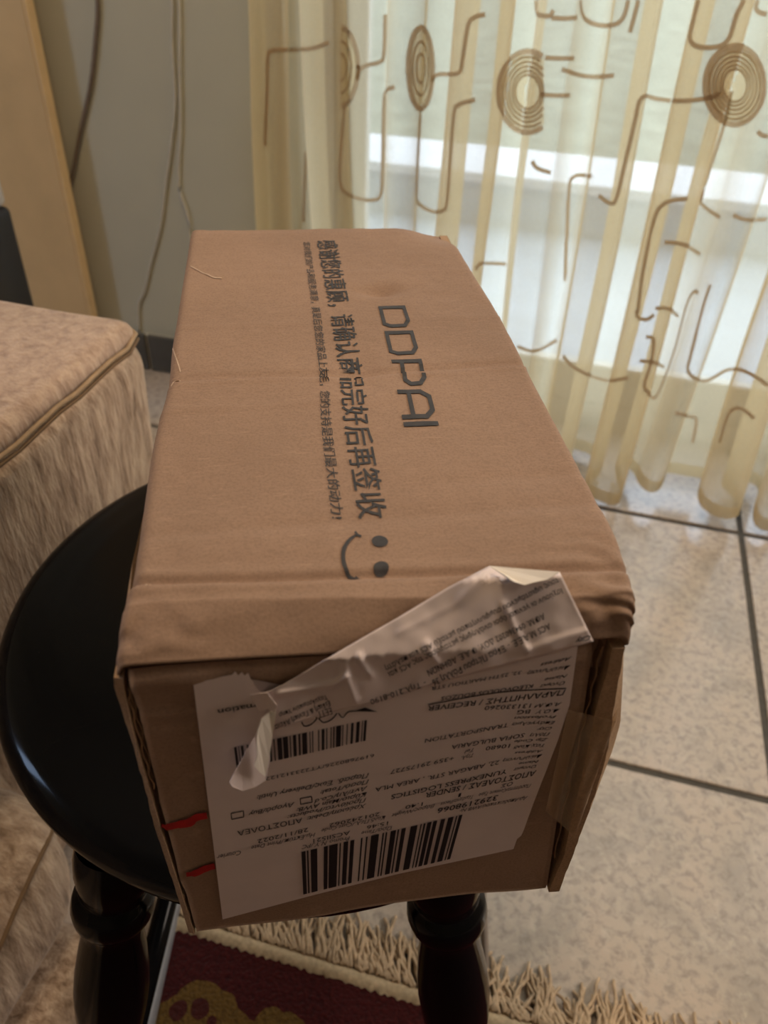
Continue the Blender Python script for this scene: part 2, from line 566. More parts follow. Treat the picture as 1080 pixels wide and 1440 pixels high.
def edge_shift(x, y):
    """sideways bulges of the crushed long edges"""
    l = -0.0012 * gauss(y - 0.10, 0.05) + 0.0016 * gauss(y - 0.150, 0.018) - 0.0036 * gauss(y + 0.0, 0.012)
    r = 0.0020 * gauss(y - 0.20, 0.04) - 0.0055 * gauss(y + 0.004, 0.016) - 0.002 * gauss(y - L, 0.012)
    return lerp(l, r, x / W)


box = empty('cardboard_box', O, YAW)
tag(box, 'dented brown cardboard parcel with dark lettering and a peeling white label', 'box')

# top panel: flat, then folding over the crushed front edge
NX, NY = 110, 200
V = []
ROW_B = 22
for i in range(NX):
    x = W * i / (NX - 1)
    col = []
    c, d = c_of(x), d_of(x)
    ys = np.concatenate([np.linspace(L, 0.05, 110), np.linspace(0.05, c, 70)[1:]])
    for y in ys:
        yy = y + (0.0015 * nz3(x, 0, 5, 40) if y > L - 0.001 else 0)
        col.append((x + edge_shift(x, y), yy, top_z(x, y)))
    z0 = top_z(x, c)
    for k in range(1, ROW_B + 1):
        t = k / ROW_B
        y = lerp(c, -0.0008, t); z = lerp(z0, H - d + round_edges(x), t)
        bul = 0.0010 * math.sin(math.pi * t)
        wr = 0.0010 * nz3(x * 1.0, t * 0.02, 3, 50) * math.sin(math.pi * t)
        corner = sm(0.12, 0.157, x) * math.sin(math.pi * t) + 0.8 * (1 - sm(0.0, 0.035, x)) * math.sin(math.pi * t)
        wr += 0.0008 * corner * math.sin(t * 10 + x * 90 + 6 * nz3(x, t * .02, 1, 60)) + 0.0017 * corner * nz3(x * 1.0, t * 0.02, 6, 150)
        col.append((x + edge_shift(x, y), y - bul * .6 - wr, z + bul * .6 + wr * .7))
    zl = H - d + round_edges(x)
    for (dy, dz) in ((0.0005, -0.0018), (0.0025, -0.0034), (0.0040, -0.0050), (0.0042, -0.020)):
        col.append((x + edge_shift(x, 0), dy, zl + dz))
    V += col
NC = len(V) // NX
top = mesh('top_panel', V, grid_faces(NX, NC, flip=False), M['card'], box, smooth=True, local=True)
tag(top, 'creased top flap with printed lettering')

# back edge liner and other walls


def local_box(name, lst, mat, bevel=0):
    o = boxes(name, lst, mat, None, bevel); o.parent = box; return o


local_box('back_panel', [((0.001, L - 0.0050, 0.0005), (W - 0.001, L - 0.0006, H - 0.020))], M['card'])
local_box('bottom_panel', [((0.003, 0.003, 0.0005), (W - 0.003, L - 0.003, 0.0045))], M['card'])

# side panels: crushed outwards at the front, where their cut edges show
def zx(px):
    P = [bhit(u, v, 1, 0) for u, v in px][::-1]
    return lambda z: float(np.interp(z, [q[2] for q in P], [q[0] for q in P]))


sil_l = zx([(161, 935), (159, 961), (168, 992), (182, 1032), (205, 1114), (216, 1160), (242, 1237), (268, 1319)])
in_l = zx([(172, 935), (176, 972), (181, 1000), (192, 1045), (213, 1114), (225, 1160), (250, 1237), (276, 1319)])
in_r = zx([(862, 900), (852, 945), (840, 983), (834, 1010), (815, 1100), (803, 1150), (793, 1200), (774, 1243)])
out_r = zx([(880, 895), (870, 945), (862, 990), (857, 1030), (848, 1075), (830, 1130), (810, 1185), (788, 1243)])
sil_r = zx([(885, 900), (882, 960), (878, 1030), (866, 1070), (850, 1110), (835, 1150), (815, 1185), (791, 1243)])


def side_panel(name, right):
    """closed section swept upwards: cut front edge, outer face, inner face"""
    nz_ = 40
    Vv = []; m = 0
    for k in range(nz_):
        tz = k / (nz_ - 1)
        z = 0.0006 + (H - (0.0205 if right else 0.0165) - 0.0006) * tz
        w = 0.0004 * nz3(z, 1.0 if right else 2.0, 0, 160)
        if right:
            a, b, c = in_r(z), out_r(z), sil_r(z)
            sec = [(a + w, -0.0008 + w), (b + w, -0.0010 - w), (c, 0.0040), (c + 0.0004, 0.014), (lerp(c, W - 0.001, .35), 0.05), (W - 0.0012, 0.15), (W - 0.0010, L - 0.004), (W - 0.006, L - 0.004), (W - 0.006, 0.15), (lerp(c, W, .35) - 0.005, 0.05), (a, 0.012)]
        else:
            a, b = sil_l(z), in_l(z)
            sec = [(a + w, 0.0002 + w), (a + 0.0002, 0.010), (lerp(a, 0.001, .4), 0.04), (0.0012, 0.12), (0.0010, L - 0.004), (0.0035, L - 0.004), (0.0037, 0.12), (lerp(b, 0.0035, .4), 0.04), (b + 0.0003, 0.010), (b + w * 0.5, -0.0008 + w)]
        zt2 = z
        for (x, y) in sec:
            # the rear of the panel reaches up under the flat top
            Vv.append((x, y, lerp(z, 0.0006 + (H - 0.0050 - 0.0006) * tz, sm(0.012, 0.05, y))))
        m = len(sec)
    f = []
    for k in range(nz_ - 1):
        for e in range(m):
            f.append((k * m + e, k * m + (e + 1) % m, (k + 1) * m + (e + 1) % m, (k + 1) * m + e))
    f += [tuple(range(m - 1, -1, -1)), tuple(range((nz_ - 1) * m, nz_ * m))]
    return mesh(name, Vv, f, M['card_edge'], box, local=True)


side_panel('left_side_panel', False); side_panel('right_side_panel', True)

# front panel: a board that leaves open slots beside both side panels
zt = lambda x: H - d_of(x) - 0.0036 + 0.0012 * gauss(x - 0.012, 0.01)
zb = lambda x: 0.0010 + 0.0052 * sm(0.03, 0.095, x) - 0.0035 * sm(0.115, 0.15, x)
pl = [bhit(u, v, 1, 0) for u, v in ((179, 935), (187, 972), (197, 1007), (208, 1053), (219, 1095), (223, 1114), (224, 1124), (231, 1150), (245, 1200), (253, 1238), (262, 1256), (271, 1290), (279, 1318))]
prr = [bhit(u, v, 1, 0) for u, v in ((834, 903), (828, 950), (819, 1005), (803, 1060), (796, 1089), (784, 1150), (774, 1215), (770, 1242))]


def xat(poly, z):
    zs = [q[2] for q in poly][::-1]; xs = [q[0] for q in poly][::-1]
    return float(np.interp(z, zs, xs))


Vf = []
nu, nv = 70, 64
for i in range(nu):
    a = i / (nu - 1)
    for j in range(nv):
        b = j / (nv - 1)
        x = lerp(0.006, 0.150, a)
        z = lerp(zb(x), zt(x), b)
        x = lerp(xat(pl, z), xat(prr, z), a)
        z = lerp(zb(x), zt(x), b)
        dy = -lerp(0.0022, 0.0006, sm(0.012, 0.03, x)) * gauss(z - zt(x) + 0.004, 0.004)                       # rolled lip at the top
        dy += 0.0016 * gauss(b - 1, 0.012)
        dy += 0.0005 * nz3(x, z, 2, 30) * (1 if b < 0.93 else 0.3)
        dy += 0.0009 * gauss(z - (zt(x) - 0.019), 0.0013) * (1 - sm(0.02, 0.045, x)) + 0.0006 * gauss(z - (zt(x) - 0.027), 0.001) * (1 - sm(0.02, 0.05, x))
        Vf.append((x, dy, z))
n0 = len(Vf)
Vf += [(x, y + 0.0036, z) for x, y, z in Vf]
ff = grid_faces(nu, nv) + [tuple(q + n0 for q in fc[::-1]) for fc in grid_faces(nu, nv)]
for j in range(nv - 1):
    ff.append((j + 1, j, j + n0, j + 1 + n0)); q = (nu - 1) * nv; ff.append((q + j, q + j + 1, q + j + 1 + n0, q + j + n0))
for i in range(nu - 1):
    a, b = i * nv, (i + 1) * nv; ff.append((a, b, b + n0, a + n0)); a += nv - 1; b += nv - 1; ff.append((b, a, a + n0, b + n0))
front = mesh('front_panel', Vf, ff, M['card'], box, smooth=True, local=True)
# inner flap seen dark inside the right slot
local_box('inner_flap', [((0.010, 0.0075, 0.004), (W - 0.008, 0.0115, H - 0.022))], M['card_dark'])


# wavy corrugated liners inside the left slot
def liner(name, pts, w0, depth, mat, wob):
    P = catmull([bhit(u, v, 1, 0.0) for u, v in pts], 8)
    Vv = []
    for k, q in enumerate(P):
        s = math.sin(k * 0.9 + wob) * 0.0004
        for (dx, dy) in ((-w0 / 2, -depth), (w0 / 2, -depth), (w0 / 2, 0.006), (-w0 / 2, 0.006)):
            Vv.append((q[0] + dx + s, dy, q[2]))
    f = []
    for k in range(len(P) - 1):
        for e in range(4):
            f.append((k * 4 + e, k * 4 + (e + 1) % 4, (k + 1) * 4 + (e + 1) % 4, (k + 1) * 4 + e))
    f += [(0, 1, 2, 3), tuple(4 * (len(P) - 1) + e for e in (3, 2, 1, 0))]
    return mesh(name, Vv, f, mat, box, local=True)


liner('corrugated_liner', [(180, 972), (185, 1000), (197, 1045), (208, 1085), (217, 1112)], 0.0006, -0.0006, M['card_edge'], 0)
liner('corrugated_liner', [(182, 974), (190, 1005), (201, 1045), (212, 1090)], 0.0004, -0.0014, M['card_edge'], 2)
liner('corrugated_liner', [(256, 1258), (265, 1287), (273, 1312)], 0.0006, 0.0002, M['card_edge'], 1)
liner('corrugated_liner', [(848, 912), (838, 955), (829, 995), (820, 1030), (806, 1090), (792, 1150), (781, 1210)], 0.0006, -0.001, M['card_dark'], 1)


# --- pixel lists to the box surface
def front_hit(u, v, off=0.0006):
    """the front face or the sloping crushed edge above it, off metres proud of it (box frame)"""
    q = bhit(u, v, 1, -off)
    x = min(max(q[0], 0), W); d = d_of(x); c = c_of(x)
    if q[2] <= H - d - 0.003: return q
    # bevel plane through (y=0,z=H-d) and (y=c,z=H)
    nrm = np.array([0, -d, c]); nrm = nrm / np.linalg.norm(nrm)
    p0 = np.array([x, 0, H - d]) + nrm * off
    r = bray(u, v); s = (nrm @ (p0 - CL)) / (nrm @ r); q2 = CL + r * s
    if q2[2] < H - d: return q
    if q2[1] > c:
        return bhit(u, v, 2, H + off)
    return q2


def top_hit(u, v): return bhit(u, v, 2, H)


_tc = {}


def text_vf(s, shear=0.0, bold=0.0):
    key = (s, shear, bold)
    if key in _tc: return _tc[key]
    cu = bpy.data.curves.new('t', 'FONT'); cu.body = s; cu.shear = shear; cu.offset = bold; cu.size = 1.0
    cu.resolution_u = 2; cu.dimensions = '2D'; cu.fill_mode = 'FRONT'
    ob = bpy.data.objects.new('t', cu); COL.objects.link(ob)
    bpy.context.view_layer.update()
    me = bpy.data.meshes.new_from_object(ob.evaluated_get(bpy.context.evaluated_depsgraph_get()))
    v = np.array([q.co[:2] for q in me.vertices]).reshape(-1, 2); f = [tuple(q.vertices) for q in me.polygons]
    bpy.data.objects.remove(ob); bpy.data.curves.remove(cu); bpy.data.meshes.remove(me)
    _tc[key] = (v, f); return v, f


class Print:
    """collects flat print on a surface into one mesh"""
    def __init__(s): s.V = []; s.F = []

    def add(s, v, f):
        n = len(s.V); s.V += [tuple(q) for q in v]; s.F += [tuple(i + n for i in q) for q in f]

    def build(s, name, mat, parent): return mesh(name, s.V, s.F, mat, parent, local=True)


CAP = 0.72


def px_text(pr, s, S0, E0, h, hit, kx=None, shear=0.0, bold=0.0):
    v, f = text_vf(s, shear, bold)
    if len(v) == 0: return
    x0, x1 = v[:, 0].min(), v[:, 0].max()
    S0 = np.array(S0, float); E0 = np.array(E0, float)
    out = []
    for a, b in v:
        q = S0 + (E0 - S0) * (a - x0) / (x1 - x0)
        k = kx if kx is not None else 0.03 - (q[0] - 425) * 0.00147
        q = q + np.array([k, 1.0]) * h * b / CAP
        out.append(hit(*q))
    pr.add(out, f)


def px_quad(pr, pts, hit): pr.add([hit(*q) for q in pts], [(0, 1, 2, 3)])


def px_stroke(pr, pts, width, hit, per=5):
    P = catmull(pts, per); Vv = []
    for k, q in enumerate(P):
        t = P[min(k + 1, len(P) - 1)] - P[max(k - 1, 0)]; t = t / (np.linalg.norm(t) + 1e-9)
        w = width[min(len(width) - 1, int(k / max(1, len(P) - 1) * len(width)))] if hasattr(width, '__len__') else width
        nrm = np.array([-t[1], t[0]]) * w / 2
        Vv += [hit(*(q + nrm)), hit(*(q - nrm))]
    pr.add(Vv, [(2 * k, 2 * k + 1, 2 * k + 3, 2 * k + 2) for k in range(len(P) - 1)])


def px_polygon(pr, pts, hit):
    pr.add([hit(*q) for q in pts], [tuple(range(len(pts)))])


# --- lettering on the top, laid along the panel in its own plane
PRN = 0.0004


def on_top(x, y): return (x + edge_shift(x, y), y, top_z(x, y) + PRN)


def top_text(pr, s, s_px, e_px, s_up, e_up, bold=0.0):
    v, f = text_vf(s, 0.0, bold)
    a0, a1 = top_hit(*s_px)[:2], top_hit(*e_px)[:2]; b0, b1 = top_hit(*s_up)[:2], top_hit(*e_up)[:2]
    x0, x1 = v[:, 0].min(), v[:, 0].max(); y0, y1 = v[:, 1].min(), v[:, 1].max()
    # refine long triangles is not needed: glyph strokes are short
    out = []
    for a, b in v:
        t = (a - x0) / (x1 - x0); w = (b - y0) / (y1 - y0)
        p0 = a0 + (a1 - a0) * t; p1 = b0 + (b1 - b0) * t
        q = p0 + (p1 - p0) * w
        out.append(on_top(q[0], q[1]))
    pr.add(out, f)


pr = Print()
top_text(pr, '感谢您的惠顾，请确认商品完好后再签收', (444, 340), (504, 729), (474, 338), (548, 727), 0.008)
pr.build('message_lettering', M['ink'], top)
pr = Print()
top_text(pr, '您对我们的产品和服务满意，真是后您您的家品上友毛，您的支持是我们最大的动力!', (426, 341), (467, 729), (436.5, 341), (486, 729), 0.004)
pr.build('small_lettering', M['ink'], top)


# square outlined logo letters
def stroke_poly(path, w, closed):
    P = [np.array(q, float) for q in path]; n = len(P); Vv = []
    for k in range(n):
        a = P[k - 1] if (k > 0 or closed) else None; b = P[(k + 1) % n] if (k < n - 1 or closed) else None
        d1 = (P[k] - a) / np.linalg.norm(P[k] - a) if a is not None else None
        d2 = (b - P[k]) / np.linalg.norm(b - P[k]) if b is not None else None
        if d1 is None: nn = np.array([-d2[1], d2[0]]); sc = 1
        elif d2 is None: nn = np.array([-d1[1], d1[0]]); sc = 1
        else:
            t = d1 + d2; t = t / np.linalg.norm(t); nn = np.array([-t[1], t[0]]); sc = 1 / max(0.5, abs(nn @ np.array([-d1[1], d1[0]])))
        Vv += [P[k] + nn * w / 2 * sc, P[k] - nn * w / 2 * sc]
    m = n if closed else n - 1
    f = [(2 * k, 2 * k + 1, 2 * ((k + 1) % n) + 1, 2 * ((k + 1) % n)) for k in range(m)]
    return Vv, f


def logo():
    pr = Print()
    b0, b1 = top_hit(529, 432)[:2], top_hit(569, 599)[:2]; t0, t1 = top_hit(566, 431)[:2], top_hit(618, 598)[:2]
    vy = lambda u, v: (top_hit(u, v)[1] - b0[1]) / (b1[1] - b0[1])
    spans = {'D1': (0.0, vy(534, 461)), 'D2': (vy(537, 467), vy(544, 499)), 'P': (vy(546, 507), vy(555, 543)), 'A': (vy(556, 550), vy(566, 590)), 'I': (vy(568, 596), 1.0)}
    def put(path, sp, closed, w=0.11):
        a, b = sp
        # resample so that the print follows the creases
        Pp = []
        m = len(path)
        for k in range(m if closed else m - 1):
            p, q = np.array(path[k], float), np.array(path[(k + 1) % m], float)
            n = max(1, int(np.linalg.norm(q - p) / 0.12))
            Pp += [p + (q - p) * e / n for e in range(n)]
        if not closed: Pp.append(np.array(path[-1], float))
        wid = (b - a) * 0.150 / 1.0
        asp = 1.0
        pts = [np.array([(a + (b - a) * x) * 0.128, y * 0.028]) for x, y in Pp]
        Vv, f = stroke_poly(pts, w * 0.034, closed)
        out = []
        for q in Vv:
            t = q[0] / 0.128; yv = q[1] / 0.028
            p = (b0 + (b1 - b0) * t) * (1 - yv) + (t0 + (t1 - t0) * t) * yv
            out.append(on_top(p[0], p[1]))
        pr.add(out, f)
    Dp = [(0.05, 0.06), (0.05, 0.94), (0.72, 0.94), (0.93, 0.78), (0.95, 0.28), (0.85, 0.06)]
    put(Dp, spans['D1'], True); put(Dp, spans['D2'], True)
    put([(0.05, 0.0), (0.05, 0.94), (0.70, 0.94), (0.93, 0.78), (0.95, 0.48), (0.80, 0.32), (0.05, 0.32)], spans['P'], False)
    put([(0.06, 0.0), (0.06, 0.70), (0.25, 0.94), (0.72, 0.94), (0.94, 0.72), (0.94, 0.0)], spans['A'], False)
    put([(0.06, 0.34), (0.94, 0.34)], spans['A'], False)
    put([(0.5, 0.0), (0.5, 1.0)], spans['I'], False)
    return pr.build('logo_lettering', M['ink'], top)


logo()
pr = Print()
th = lambda u, v: on_top(*top_hit(u, v)[:2])


def ell(cx, cy, rx, ry, rot=0.0, n=28):
    return [(cx + rx * math.cos(a) * math.cos(rot) - ry * math.sin(a) * math.sin(rot), cy + rx * math.cos(a) * math.sin(rot) + ry * math.sin(a) * math.cos(rot)) for a in (2 * math.pi * k / n for k in range(n))]


for e in ((536, 761.5, 11.5, 7.6), (541, 796.5, 11.0, 8.2)):
    Ve = [th(e[0], e[1])]; Fe = []
    for r in range(1, 9):
        Ve += [th(*q) for q in ell(e[0], e[1], e[2] * r / 8, e[3] * r / 8, 0.06)]
    for k in range(28):
        Fe.append((0, 1 + k, 1 + (k + 1) % 28))
        for r in range(7): Fe.append((1 + r * 28 + k, 1 + (r + 1) * 28 + k, 1 + (r + 1) * 28 + (k + 1) % 28, 1 + r * 28 + (k + 1) % 28))
    pr.add(Ve, Fe)
px_stroke(pr, [(505, 751), (493, 760), (485.5, 774), (487, 790), (496, 804), (509, 808)], [3, 4, 5, 6, 6, 6, 5, 4, 3], th)
px_stroke(pr, [(501, 748), (505, 753), (510, 755)], 3, th)
px_stroke(pr, [(506, 805), (512, 808), (516, 809)], 2.5, th)
pr.build('smile_print', M['ink'], top)

# pale scuffs in the board's cracked skin, plus painted highlights on crease ridges
M['scuff_highlight'] = simple('pale_scuff_and_highlight', (0.56, 0.41, 0.30), 0.85, 0.15, 300)
for q, w_ in (([(242, 486), (245, 500), (248, 512), (251, 524)], 1.8), ([(238, 543), (246, 538), (252, 539)], 1.5), ([(268, 375), (284, 384), (300, 391), (312, 392)], 1.1), ([(215, 815), (214, 822), (212, 828)], 1.4)):
    pr = Print(); px_stroke(pr, q, w_, th); pr.build('scuff_highlight', M['scuff_highlight'], top)

# --- the shipping label
lab_px = [(272, 962), (285, 958), (300, 955), (314, 951), (326, 949), (331, 944), (335, 950), (340, 945), (344, 950), (349, 946), (353, 955), (360, 967), (372, 976), (420, 968), (520, 955),
          (640, 935), (760, 908), (812, 905), (812, 912), (801, 991), (785, 1040), (770, 1079), (750, 1130), (737, 1166), (733, 1175), (727, 1180), (722, 1194), (700, 1199), (560, 1229), (440, 1259), (313, 1293)]
LF = lambda u, v: bhit(u, v, 1, -0.0011)
# build it as a triangulated sheet that follows the face
bm = bmesh.new()
vs = [bm.verts.new(LF(*q)) for q in lab_px]
bm.faces.new(vs)
bmesh.ops.triangulate(bm, faces=bm.faces[:])
me = bpy.data.meshes.new('shipping_label'); bm.to_mesh(me); bm.free(); me.materials.append(M['paper'])
lab = link('shipping_label', me, box); tag(lab, 'white shipping label stuck upside down, its top torn away')
TH = lambda u, v: bhit(u, v, 1, -0.0014)
pr = Print(); pg = Print()
IT = 0.28
T = [  # text, start of baseline, end of baseline, height, italic, bold
    ('Address', (804.5, 923), (761, 933), 7, 1, .012), ('Διεύθυνση', (802.5, 935.5), (743, 944), 7, 1, .012), ('32, 25TH MARTIOU STR', (734, 943), (607, 966), 6, 0, 0),
    ('Name', (798.5, 948), (767, 954), 6, 1, .012), ('Όνομα', (795.5, 958), (760, 963), 6, 1, .012), ('KLEOVOULOS BOUZOS', (750.5, 962), (621, 980), 6.5, 0, .014),
    ('ΠΑΡΑΛΗΠΤΗΣ / RECEIVER', (795.5, 970), (602, 993), 8.5, 0, .02),
    ('Α.Φ.Μ', (790.5, 987.5), (753, 990), 6.5, 1, .012), ('131330260', (747.5, 989.5), (682.5, 993), 7, 0, 0),
    ('Δ.Ο.Υ', (787.5, 997), (754, 999), 6, 1, .012), ('BG', (746.5, 998), (728.5, 999), 6.5, 0, .006),
    ('Profession', (783, 1006), (724, 1008), 5, 1, .012), ('Επάγγελμα', (781, 1014), (720, 1016.5), 5.5, 1, .012), ('TRANSPORTATION', (716, 1016.5), (598.5, 1039), 7, 0, 0),
    ('City', (777, 1022), (756, 1024), 5, 1, .012), ('Πόλη', (774, 1030), (746, 1032), 5.5, 1, .012), ('SOFIA BULGARIA', (738.5, 1031), (635.5, 1048), 7, 0, .004),
    ('Zip Code', (771, 1038), (724, 1041), 5, 1, .012), ('Ταχ.Κωδ', (766.5, 1046), (723, 1049), 5.5, 1, .012), ('10680', (718, 1046), (684, 1050), 6.5, 0, .004),
    ('Tel', (667, 1052), (654, 1055), 6.5, 1, .012), ('Address', (764, 1054.5), (724, 1057.5), 4.5, 1, .012),
    ('Διεύθυνση', (763, 1061), (708, 1067.5), 5.5, 1, .012), ('22, ABAGAR STR. , AREA MLA', (703, 1069), (528, 1108), 7, 0, .002),
    ('Τηλ.', (666.5, 1059), (649, 1064), 6.5, 1, .012), ('+359 29175727', (639.5, 1063), (549.5, 1083), 7, 0, .002),
    ('Name', (758, 1069), (730, 1072.5), 4.5, 1, .012), ('Όνομα', (755, 1075.5), (723, 1080.5), 5, 1, .012), ('YUNEXPRESS LOGISTICS', (714.5, 1081.5), (550.5, 1118), 7.5, 0, .014),
    ('ΑΠΟΣΤΟΛΕΑΣ / SENDER', (755, 1083), (599, 1115), 8.5, 0, .022),
    ('3292198066', (701, 1118), (616, 1137), 8.5, 0, .014),
    ('ΟΣ', (722, 1099), (705.5, 1103), 6, 0, 0), ('1', (649, 1115), (645.5, 1116), 6.5, 0, .004), ('1.40', (595, 1128), (570.5, 1133), 6, 0, .004),
    ('mation', (359.5, 989), (306, 998), 8.5, 0, .02),
    ('6197680226/YT2233121228', (526.5, 1060), (366, 1095), 5.5, 0, 0),
    ('Παραδ. Έως/Delivery Until:', (519, 1087), (361, 1119), 8, 1, .016), ('Ποσό/Total:', (519, 1096), (450.5, 1112), 7.5, 1, .016),
    ('Αντ/λη/Co.d', (517, 1105), (441.5, 1125), 7.5, 1, .016), ('Αγορά/Buy', (414, 1128), (349, 1142.5), 7.5, 1, .016),
    ('Κύριο/Main AWB:', (516, 1114), (417, 1137), 7, 1, .016), ('Προϊόντα/Products:', (515, 1122), (404, 1147), 7, 1, .016), ('Χρέωση/Debit:', (515, 1130), (431.5, 1149), 7, 1, .016),
    ('ΑΠΟΣΤΟΛΕΑ', (425, 1150), (333.5, 1169), 7.5, 0, .014),
    ('201242062', (534.5, 1142), (463, 1158.5), 6, 0, .002), ('28/11/2022', (433.5, 1164), (362, 1181), 6.5, 0, .004),
    ('15:46', (546, 1155), (516, 1161.5), 6, 0, .002), ('ACSII521', (492.5, 1168), (440.5, 1180), 6.5, 0, .004),
]
for s, a, b, h, it, bo in T: px_text(pr, s, a, b, h * (0.78 if it else 0.88), TH, shear=IT if it else 0, bold=min(bo, .014) * 0.6)
TG = [('Ποσότητα/Content Type', (747.5, 1102), (674, 1116), 5), ('Τεμάχια/Pieces', (666, 1118), (620, 1129), 5), ('Βάρος/Weight', (612, 1130.5), (551, 1144.5), 5),
      ('Αρ.Αποδεικτικού/AWB Nr', (742.5, 1119.5), (647, 1138), 5), ('Κωδ.Πελ./Cust.Code', (542.5, 1147), (452, 1166), 5), ('Ημ.Εκτύπ./Print Date', (443.5, 1171), (353, 1190), 5.5),
      ('Ώρα/Time', (552, 1161.5), (508.5, 1169.5), 5), ('Promo Ν.Υ./PC', (492.5, 1176), (424, 1189), 5.5), ('Courier', (338.5, 1196), (304, 1203), 6)]
for s, a, b, h in TG: px_text(pg, s, a, b, h, TH, shear=IT, bold=.004)
px_stroke(pr, [(796.5, 968), (700, 974), (602, 991)], 1.5, TH)
for q in ([(422.2, 1123.2), (438.1, 1120.1), (438.9, 1128.2), (422.8, 1131.3)], [(325, 1143.9), (342.2, 1140.5), (342.8, 1149), (325.9, 1152.3)]):
    for k in range(4): px_stroke(pr, [q[k], q[(k + 1) % 4]], 1.3, TH)
# part of the round stamp and the tail of the arrow below the torn strip
px_stroke(pr, [(424, 1015), (428, 1021), (437, 1019), (445, 1011), (443, 1006)], 1.6, TH); px_stroke(pr, [(448, 1010), (455, 1016), (466, 1012), (474, 1003)], 1.6, TH); px_stroke(pr, [(476, 1003), (482, 1009), (490, 1001), (503, 1000)], 1.5, TH)
px_polygon(pr, [(497, 1000.5), (513, 995), (531, 1001)], TH)
pr.build('label_lettering', M['label_ink'], lab); pg.build('faint_lettering', M['label_grey'], lab)


def barcode(name, tl, tr, bl, br, code):
    pr = Print(); tot = sum(code); pos = 0
    tl, tr, bl, br = (np.array(q, float) for q in (tl, tr, bl, br))
    for k, c in enumerate(code):
        if k % 2 == 0:
            a, b = pos / tot, (pos + c) / tot
            px_quad(pr, [lerp(tl, tr, a), lerp(tl, tr, b), lerp(bl, br, b), lerp(bl, br, a)], TH)
        pos += c
    return pr.build(name, M['label_ink'], lab)


barcode('barcode', (424, 1198), (650.5, 1145.5), (426.5, 1258), (633, 1208), [3, 1, 1.2, 1.6, 5, 5, 3, 1, 6.5, 1.4, 1, 2, 3.5, 1.6, 3, 5, 1.2, 2.6, 1.2, 2.6, 6, 2.6, 1.2, 1.2, 1.2, 2.6, 4, 1.2, 1.2, 1.8, 3.2, 3.6, 5.2, 2.2, 1, 1.4, 1.4, 1.4, 3.2, 1.2, 3.0, 2.8, 3.2, 2.2, 4.2, 1.8, 1, 1.2, 2.6])
barcode('barcode', (329, 1051), (516, 1012.5), (333, 1082), (514, 1041.5), [3, 2, 1, 2, 3, 4, 2, 3, 1, 2, 4, 2, 5, 6, 4, 3, 1.4, 3, 5.5, 1.4, 6, 2, 1.4, 2.6, 4, 2.6, 2.4, 2, 6, 3, 1.2, 2, 1.2, 6, 1.2, 3, 3.4, 2.2, 1.2, 4, 1.2, 2, 1.6, 1.8, 6, 1.6, 1.2, 4, 1.2, 4, 3, 3.4, 4, 2.6, 1.2, 1.6, 3])

# --- red marker strokes at the left of the face
pr = Print()
RH = lambda u, v: bhit(u, v, 1, -0.0009)
px_stroke(pr, [(227, 1161), (236, 1163), (250, 1160), (266, 1157), (276, 1150), (291, 1147)], [5, 9, 9, 11, 12, 10, 9], RH)
pr.build('red_marker_stroke', M['red_ink'], box); pr = Print()
px_stroke(pr, [(262, 1230), (275, 1228), (288, 1222), (302, 1218)], [6, 9, 9, 8], RH)
pr.build('red_marker_stroke', M['red_ink'], box)

# --- torn, peeled strip of the label hanging over the crushed edge
TE = [(371, 975), (400, 962), (432, 943), (480, 914), (560, 868), (630, 826), (688, 795.5), (735, 800), (787, 804)]
BE = [(386, 1026), (412, 1018), (445, 1008), (480, 998), (545, 984), (610, 962), (690, 941), (765, 922), (835, 902)]


def along(poly, s):
    P = np.array(poly, float); d = np.r_[0, np.cumsum(np.linalg.norm(np.diff(P, axis=0), axis=1))]; d /= d[-1]
    return np.array([np.interp(s, d, P[:, 0]), np.interp(s, d, P[:, 1])])


CRK = [((392, 975), (470, 962), (490, 950)), ((487, 935), (486, 950), (500, 985)), ((505, 922), (513, 940), (522, 950)), ((600, 905), (610, 925), (616, 932)), ((709, 850), (722, 880), (742, 914)), ((742, 914), (780, 900), (833, 885)), ((690, 798), (640, 850), (560, 890))]


def seg_d(p, a, b):
    a, b = np.array(a, float), np.array(b, float); t = max(0, min(1, (p - a) @ (b - a) / ((b - a) @ (b - a)))); return np.linalg.norm(p - a - (b - a) * t)


def strip_off(u, v):
    p = np.array([u, v], float); o = 0.0030 + 0.0010 * nz3(u * .01, v * .01, 3, 1.4) + 0.0005 * nz3(u * .01, v * .01, 8, 4)
    for k, c in enumerate(CRK):
        d = min(seg_d(p, c[0], c[1]), seg_d(p, c[1], c[2])); o += (0.0014 if k < 5 else 0.0009) * math.exp(-(d / 4.0) ** 2) * (1 if k != 6 else 0.4)
    return o


